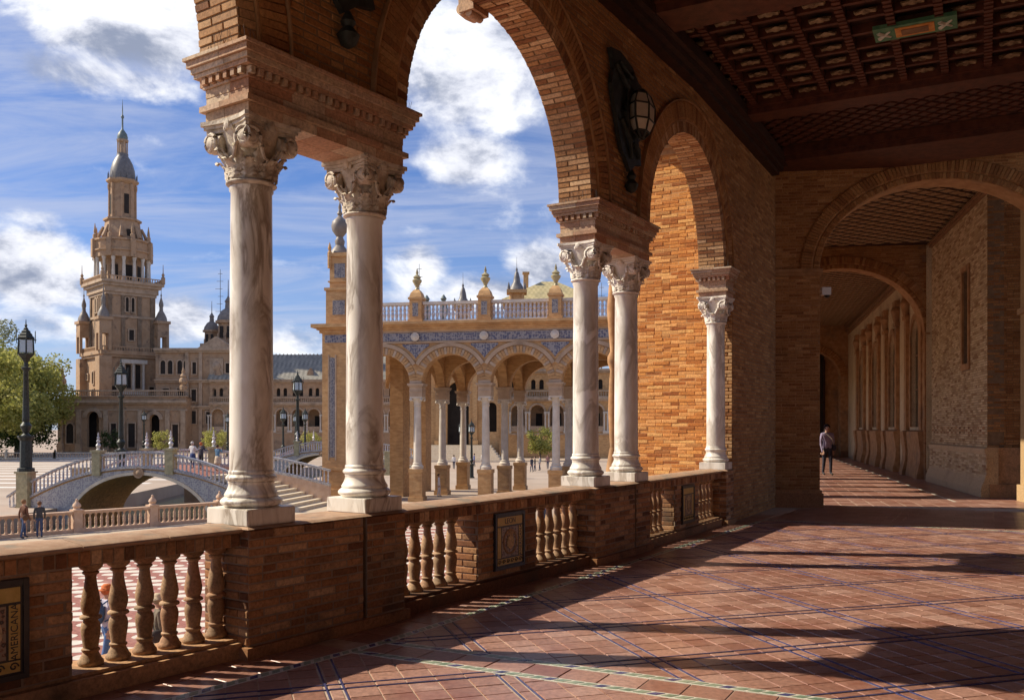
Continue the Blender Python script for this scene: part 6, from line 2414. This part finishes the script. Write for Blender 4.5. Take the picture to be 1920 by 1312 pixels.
# ------------------------------------------------------------------ people
def person(x, y, z, face, h, top, legs, hair, lab, skin=(0.50, 0.30, 0.21), walk=.0, arms='down', longhair=False, hat=None, bag=None, pack=None, skirt=False, lean=0.0, hands=False):
    """face: degrees, 0 looks towards -Y (the camera), 90 towards +X"""
    s = h / 1.72
    M = T(x, y, z) @ Matrix.Rotation(R(face), 4, 'Z')
    o = thing('person', lab, 'person', M)
    bm = bmesh.new()
    sk = bm.verts.layers.skin.verify()
    vv = {}

    def V(n, p, r, rx=None, root=False):
        v = bm.verts.new((p[0] * s, p[1] * s, p[2] * s))
        v[sk].radius = (r * s, (rx or r) * s)
        v[sk].use_root = root
        vv[n] = v
        return v

    def E(*ns):
        for a, b in zip(ns, ns[1:]):
            bm.edges.new((vv[a], vv[b]))
    ly = -lean
    V('pel', (0, 0, .95), .145, .115, True); V('spi', (0, ly * .4, 1.13), .125, .10); V('che', (0, ly * .8, 1.33), .155, .115); V('nk', (0, ly, 1.475), .058)
    V('h0', (0, ly - .005, 1.545), .068, .075); V('h1', (0, ly - .012, 1.62), .082, .098); V('h2', (0, ly - .005, 1.685), .062, .075)
    E('pel', 'spi', 'che', 'nk', 'h0', 'h1', 'h2')
    for sd, S in ((-1, 'L'), (1, 'R')):
        w = walk * sd
        V('hip' + S, (sd * .092, 0, .88), .092); V('kn' + S, (sd * .095, -w * .45 - .02, .49), .062); V('an' + S, (sd * .095, -w * .8 + .03, .085), .043); V('to' + S, (sd * .105, -w * .8 - .13, .035), .036)
        E('pel', 'hip' + S, 'kn' + S, 'an' + S, 'to' + S)
        V('sh' + S, (sd * .185, ly * .9, 1.405), .066)
        if arms == 'down':
            pe, pw, ph_ = (sd * .235, .02 + w * .25 + ly * .5, 1.12), (sd * .23, -.05 + w * .5, .88), (sd * .225, -.075 + w * .55, .79)
        elif arms == 'camera':
            pe, pw, ph_ = (sd * .25, -.14, 1.22), (sd * .09, -.27, 1.46), (sd * .05, -.30, 1.53)
        elif arms == 'folded':
            pe, pw, ph_ = (sd * .25, .0, 1.13), (sd * .05, -.17, 1.13), (-sd * .04, -.18, 1.14)
        else:
            pe, pw, ph_ = (sd * .30, -.06, 1.20), (sd * .38, -.22, 1.28), (sd * .42, -.3, 1.32)
        V('el' + S, pe, .045); V('wr' + S, pw, .032); V('ha' + S, ph_, .034, .022)
        E('che', 'sh' + S, 'el' + S, 'wr' + S, 'ha' + S)
    me = bpy.data.meshes.new('body_cage')
    bm.to_mesh(me); bm.free()
    tmp = bpy.data.objects.new('tmp', me)
    COL.objects.link(tmp)
    m1_ = tmp.modifiers.new('s', 'SKIN'); m1_.use_smooth_shade = True
    m2_ = tmp.modifiers.new('d', 'SUBSURF'); m2_.levels = 2
    dg = bpy.context.evaluated_depsgraph_get()
    body = bpy.data.meshes.new_from_object(tmp.evaluated_get(dg))
    body.name = 'body'
    bpy.data.objects.remove(tmp); bpy.data.meshes.remove(me)
    body.materials.clear()
    sk_ = cloth('skin_%d' % int(skin[0] * 100), skin)
    for c, nm in ((top, 'top'), (legs, 'legs')):
        pass
    mats = [sk_, cloth('cloth_%d_%d_%d' % tuple(int(q * 99) for q in top), top), cloth('cloth_%d_%d_%d' % tuple(int(q * 99) for q in legs), legs), cloth('shoe', (.05, .04, .035))]
    for k in mats:
        body.materials.append(MATS[k])
    for f in body.polygons:
        c = f.center / s
        hand = min((Vector(c) - Vector(p)).length for p in ((vpos[0], vpos[1], vpos[2]) for vpos in [(-ph_[0], ph_[1], ph_[2]), ph_])) < .11
        if c.z > 1.475:
            f.material_index = 0
        elif hand and (arms != 'folded' or abs(c.y) > .13):
            f.material_index = 0
        elif c.z < .085:
            f.material_index = 3
        elif c.z < .94 and abs(c.x) < .20:
            f.material_index = 2
        else:
            f.material_index = 1
        f.use_smooth = True
    bo = link('body', body, o, M)
    hm = cloth('hair_%d' % int(hair[0] * 300), hair)
    q = MB(); q.ball((0, (ly + .016) * s, 1.655 * s), .112 * s, 14, 9, (.92, 1.0, .98))
    if longhair:
        q.ball((0, (ly + .07) * s, 1.53 * s), .085 * s, 12, 8, (1.0, .7, 1.6))
    me = q.mesh('hair', hm, smooth='all')
    bm = bmesh.new(); bm.from_mesh(me)
    bmesh.ops.delete(bm, geom=[v for v in bm.verts if v.co.y < (ly - .05) * s and v.co.z < 1.675 * s], context='VERTS')
    bm.to_mesh(me); bm.free()
    link('hair', me, o, M)
    q = MB()
    q.ball((0, (ly - .105) * s, 1.612 * s), .014 * s, 8, 6, (1, 1.3, 1.6))
    for sd in (-1, 1):
        q.ball((sd * .083 * s, (ly - .0) * s, 1.61 * s), .022 * s, 8, 6, (.4, .8, 1.3))
    link('nose_and_ears', q.mesh('nose_and_ears', sk_, smooth='all'), o, M)
    q = MB()
    for sd in (-1, 1):
        q.ball((sd * .032 * s, (ly - .093) * s, 1.635 * s), .011 * s, 8, 6, (1.2, .6, .8))
    q.ball((0, (ly - .097) * s, 1.572 * s), .016 * s, 8, 6, (1.4, .4, .4))
    link('eyes_and_mouth', q.mesh('eyes_and_mouth', cloth('face_dark', (.12, .05, .045)), smooth='all'), o, M)
    if hands:
        for sd in (-1, 1):
            q = MB()
            p0 = Vector((sd * abs(ph_[0]), ph_[1], ph_[2]))
            for k in range(4):
                L_ = (.075, .085, .08, .062)[k]
                a = p0 + Vector((0, -.03 + k * .02, -.02))
                q.tube([a * s, (a + Vector((-sd * .004, -.008, -L_ * .55))) * s, (a + Vector((-sd * .022, -.012, -L_))) * s], [.0095 * s, .0088 * s, .007 * s], 6)
            a = p0 + Vector((-sd * .012, -.035, .03))
            q.tube([a * s, (a + Vector((-sd * .012, -.028, -.03))) * s, (a + Vector((-sd * .012, -.034, -.062))) * s], [.011 * s, .010 * s, .008 * s], 6)
            link('fingers', q.mesh('fingers', sk_, smooth='all'), o, M)
    if skirt:
        q = MB(); q.lathe([(.15 * s, 1.0 * s), (.19 * s, .85 * s), (.24 * s, .55 * s), (.25 * s, .5 * s)], 16, sq=.8)
        link('skirt', q.mesh('skirt', mats[2], smooth='all'), o, M)
    if hat:
        q = MB(); q.lathe([(.16 * s, 1.655 * s), (.17 * s, 1.66 * s), (.105 * s, 1.672 * s), (.10 * s, 1.74 * s), (.06 * s, 1.775 * s), (.01 * s, 1.78 * s)], 18, T(0, (ly + .01) * s, 0))
        link('hat', q.mesh('hat', cloth('hat_%d' % int(hat[0] * 100), hat), smooth='all'), o, M)
    return o, M, s


def strap_bag(M, s, col, lab, side=1, strap_c=None):
    o = thing('shoulder_bag', lab, 'bag', M)
    nm = cloth('bag_%d_%d' % (int(col[0] * 100), int(col[2] * 100)), col)
    q = MB(); q.ball((side * .24 * s, .05 * s, .95 * s), .16 * s, 12, 8, (.45, 1.0, .85))
    link('pouch', q.mesh('pouch', nm, smooth='all'), o, M)
    q = MB(); q.tube([(side * .23 * s, -.04 * s, 1.02 * s), (side * .10 * s, -.16 * s, 1.25 * s), (-side * .10 * s, -.05 * s, 1.47 * s), (-side * .06 * s, .12 * s, 1.35 * s), (side * .2 * s, .1 * s, 1.02 * s)], .012 * s, 6)
    link('strap', q.mesh('strap', cloth('strap_%d' % int((strap_c or col)[0] * 100), strap_c or col)), o, M)


def backpack(M, s, col, lab):
    o = thing('backpack', lab, 'bag', M)
    q = MB(); q.ball((0, .19 * s, 1.22 * s), .21 * s, 14, 9, (.8, .55, 1.2))
    q.ball((0, .28 * s, 1.12 * s), .12 * s, 10, 7, (.9, .5, .9))
    link('pack_body', q.mesh('pack_body', cloth('pack_%d' % int(col[2] * 100), col), smooth='all'), o, M)
    q = MB()
    for sd in (-1, 1):
        q.tube([(sd * .11 * s, .14 * s, 1.40 * s), (sd * .12 * s, .0, 1.49 * s), (sd * .13 * s, -.13 * s, 1.36 * s), (sd * .15 * s, -.08 * s, 1.12 * s), (sd * .14 * s, .12 * s, 1.06 * s)], .016 * s, 6)
    link('straps', q.mesh('straps', cloth('pack_%d' % int(col[2] * 100), col)), o, M)


def at(px, d):
    return (px - CX) / FPX * d


_, M_, s_ = person(at(1551, 30.0), 30.0, 0, 4, 1.66, (.30, .25, .36), (.035, .035, .05), (.03, .02, .018), 'woman in a lilac cardigan walking down the dark corridor', walk=.12, longhair=True, hands=True)
strap_bag(M_, s_, (.035, .03, .04), 'dark shoulder bag carried by the woman in the corridor', 1, (.4, .33, .26))
_, M_, s_ = person(at(201, 18.6), 18.6, GZ, 140, 1.76, (.55, .52, .60), (.09, .16, .32), (.45, .12, .04), 'person in a light shirt and jeans seen behind the balusters, orange cap', walk=.22, hat=(.62, .16, .04), hands=True)
backpack(M_, s_, (.05, .10, .20), 'dark blue backpack on the walker behind the balusters')
_, M_, s_ = person(at(297, 18.0), 18.0, GZ, 118, 1.68, (.16, .13, .09), (.12, .09, .06), (.25, .2, .13), 'person in a brown speckled coat and beige hat behind the balusters', walk=.15, hat=(.58, .46, .30), hands=True)
strap_bag(M_, s_, (.05, .04, .035), 'dark handbag on the shoulder of the walker in the beige hat', -1)
_, M_, s_ = person(at(44, 41.3), 41.3, GZ, 150, 1.74, (.16, .07, .04), (.06, .09, .18), (.22, .11, .05), 'stroller in a brown jacket by the canal balustrade', walk=.2, lean=.03)
strap_bag(M_, s_, (.12, .06, .03), 'brown bag of the stroller in the brown jacket', -1)
person(at(74, 41.6), 41.6, GZ, 205, 1.64, (.05, .05, .055), (.05, .07, .14), (.16, .08, .04), 'stroller in a dark jacket by the canal balustrade', walk=.1)
zb_ = dk1(1.0)
for px, dd, top, lg, hr, lab, arm, sk2 in ((361, 58.5, (.66, .64, .62), (.04, .06, .16), (.5, .48, .45), 'white haired person in a white top on the bridge', 'out', True),
                                          (377, 58.8, (.05, .05, .07), (.05, .05, .06), (.45, .43, .40), 'person in dark clothes in the middle on the bridge', 'out', False),
                                          (408, 59.2, (.10, .20, .32), (.55, .44, .33), (.05, .03, .02), 'person in a blue top and beige skirt photographing on the bridge', 'camera', True)):
    x = at(px, dd)
    la = (FB.inverted() @ Vector((x, dd, 0)))
    person(x, dd, dk1(la.x) + .005, 160, 1.7, top, lg, hr, lab, arms=arm, skirt=sk2)
person(at(752, 69), 69, GZ, 10, 1.66, (.60, .38, .45), (.12, .2, .36), (.04, .03, .02), 'woman in a pink top leaning by a pavilion pier', arms='folded', longhair=True)
person(at(1018, 45), 45, GZ + .0, 200, 1.78, (.06, .12, .34), (.06, .07, .1), (.05, .035, .025), 'man in a blue shirt walking below the balustrade', walk=.1)
person(at(823, 66.5), 66.5, GZ, 90, 1.66, (.72, .68, .66), (.66, .62, .6), (.1, .06, .03), 'figure in white half hidden by a pavilion column', walk=.1)
rn = random.Random(5)
pl = [(997, 104, 'person in dark clothes in the far group beyond the pavilion, left'), (1003, 106, 'person in black in the far group beyond the pavilion, centre'), (1012, 108, 'person in grey in the far group beyond the pavilion, right'),
      (1027, 112, 'lone far person beyond the pavilion, near the fourth arch'), (889, 118, 'far person in blue beyond the pavilion'), (905, 120, 'far person in pale clothes near the palace steps'),
      (1145, 100, 'far person in dark clothes between the third and fourth columns'), (851, 112, 'far person in white near the pavilion left arches')]
for k, (px, dd, lab) in enumerate(pl):
    c = [(.06, .06, .08), (.03, .03, .035), (.25, .24, .25), (.2, .1, .1), (.08, .14, .4), (.6, .55, .5), (.05, .05, .07), (.7, .68, .66)][k]
    person(at(px, dd), dd, GZ, rn.uniform(0, 360), 1.72, c, (.05, .06, .1), (.05, .03, .02), lab, walk=.12)
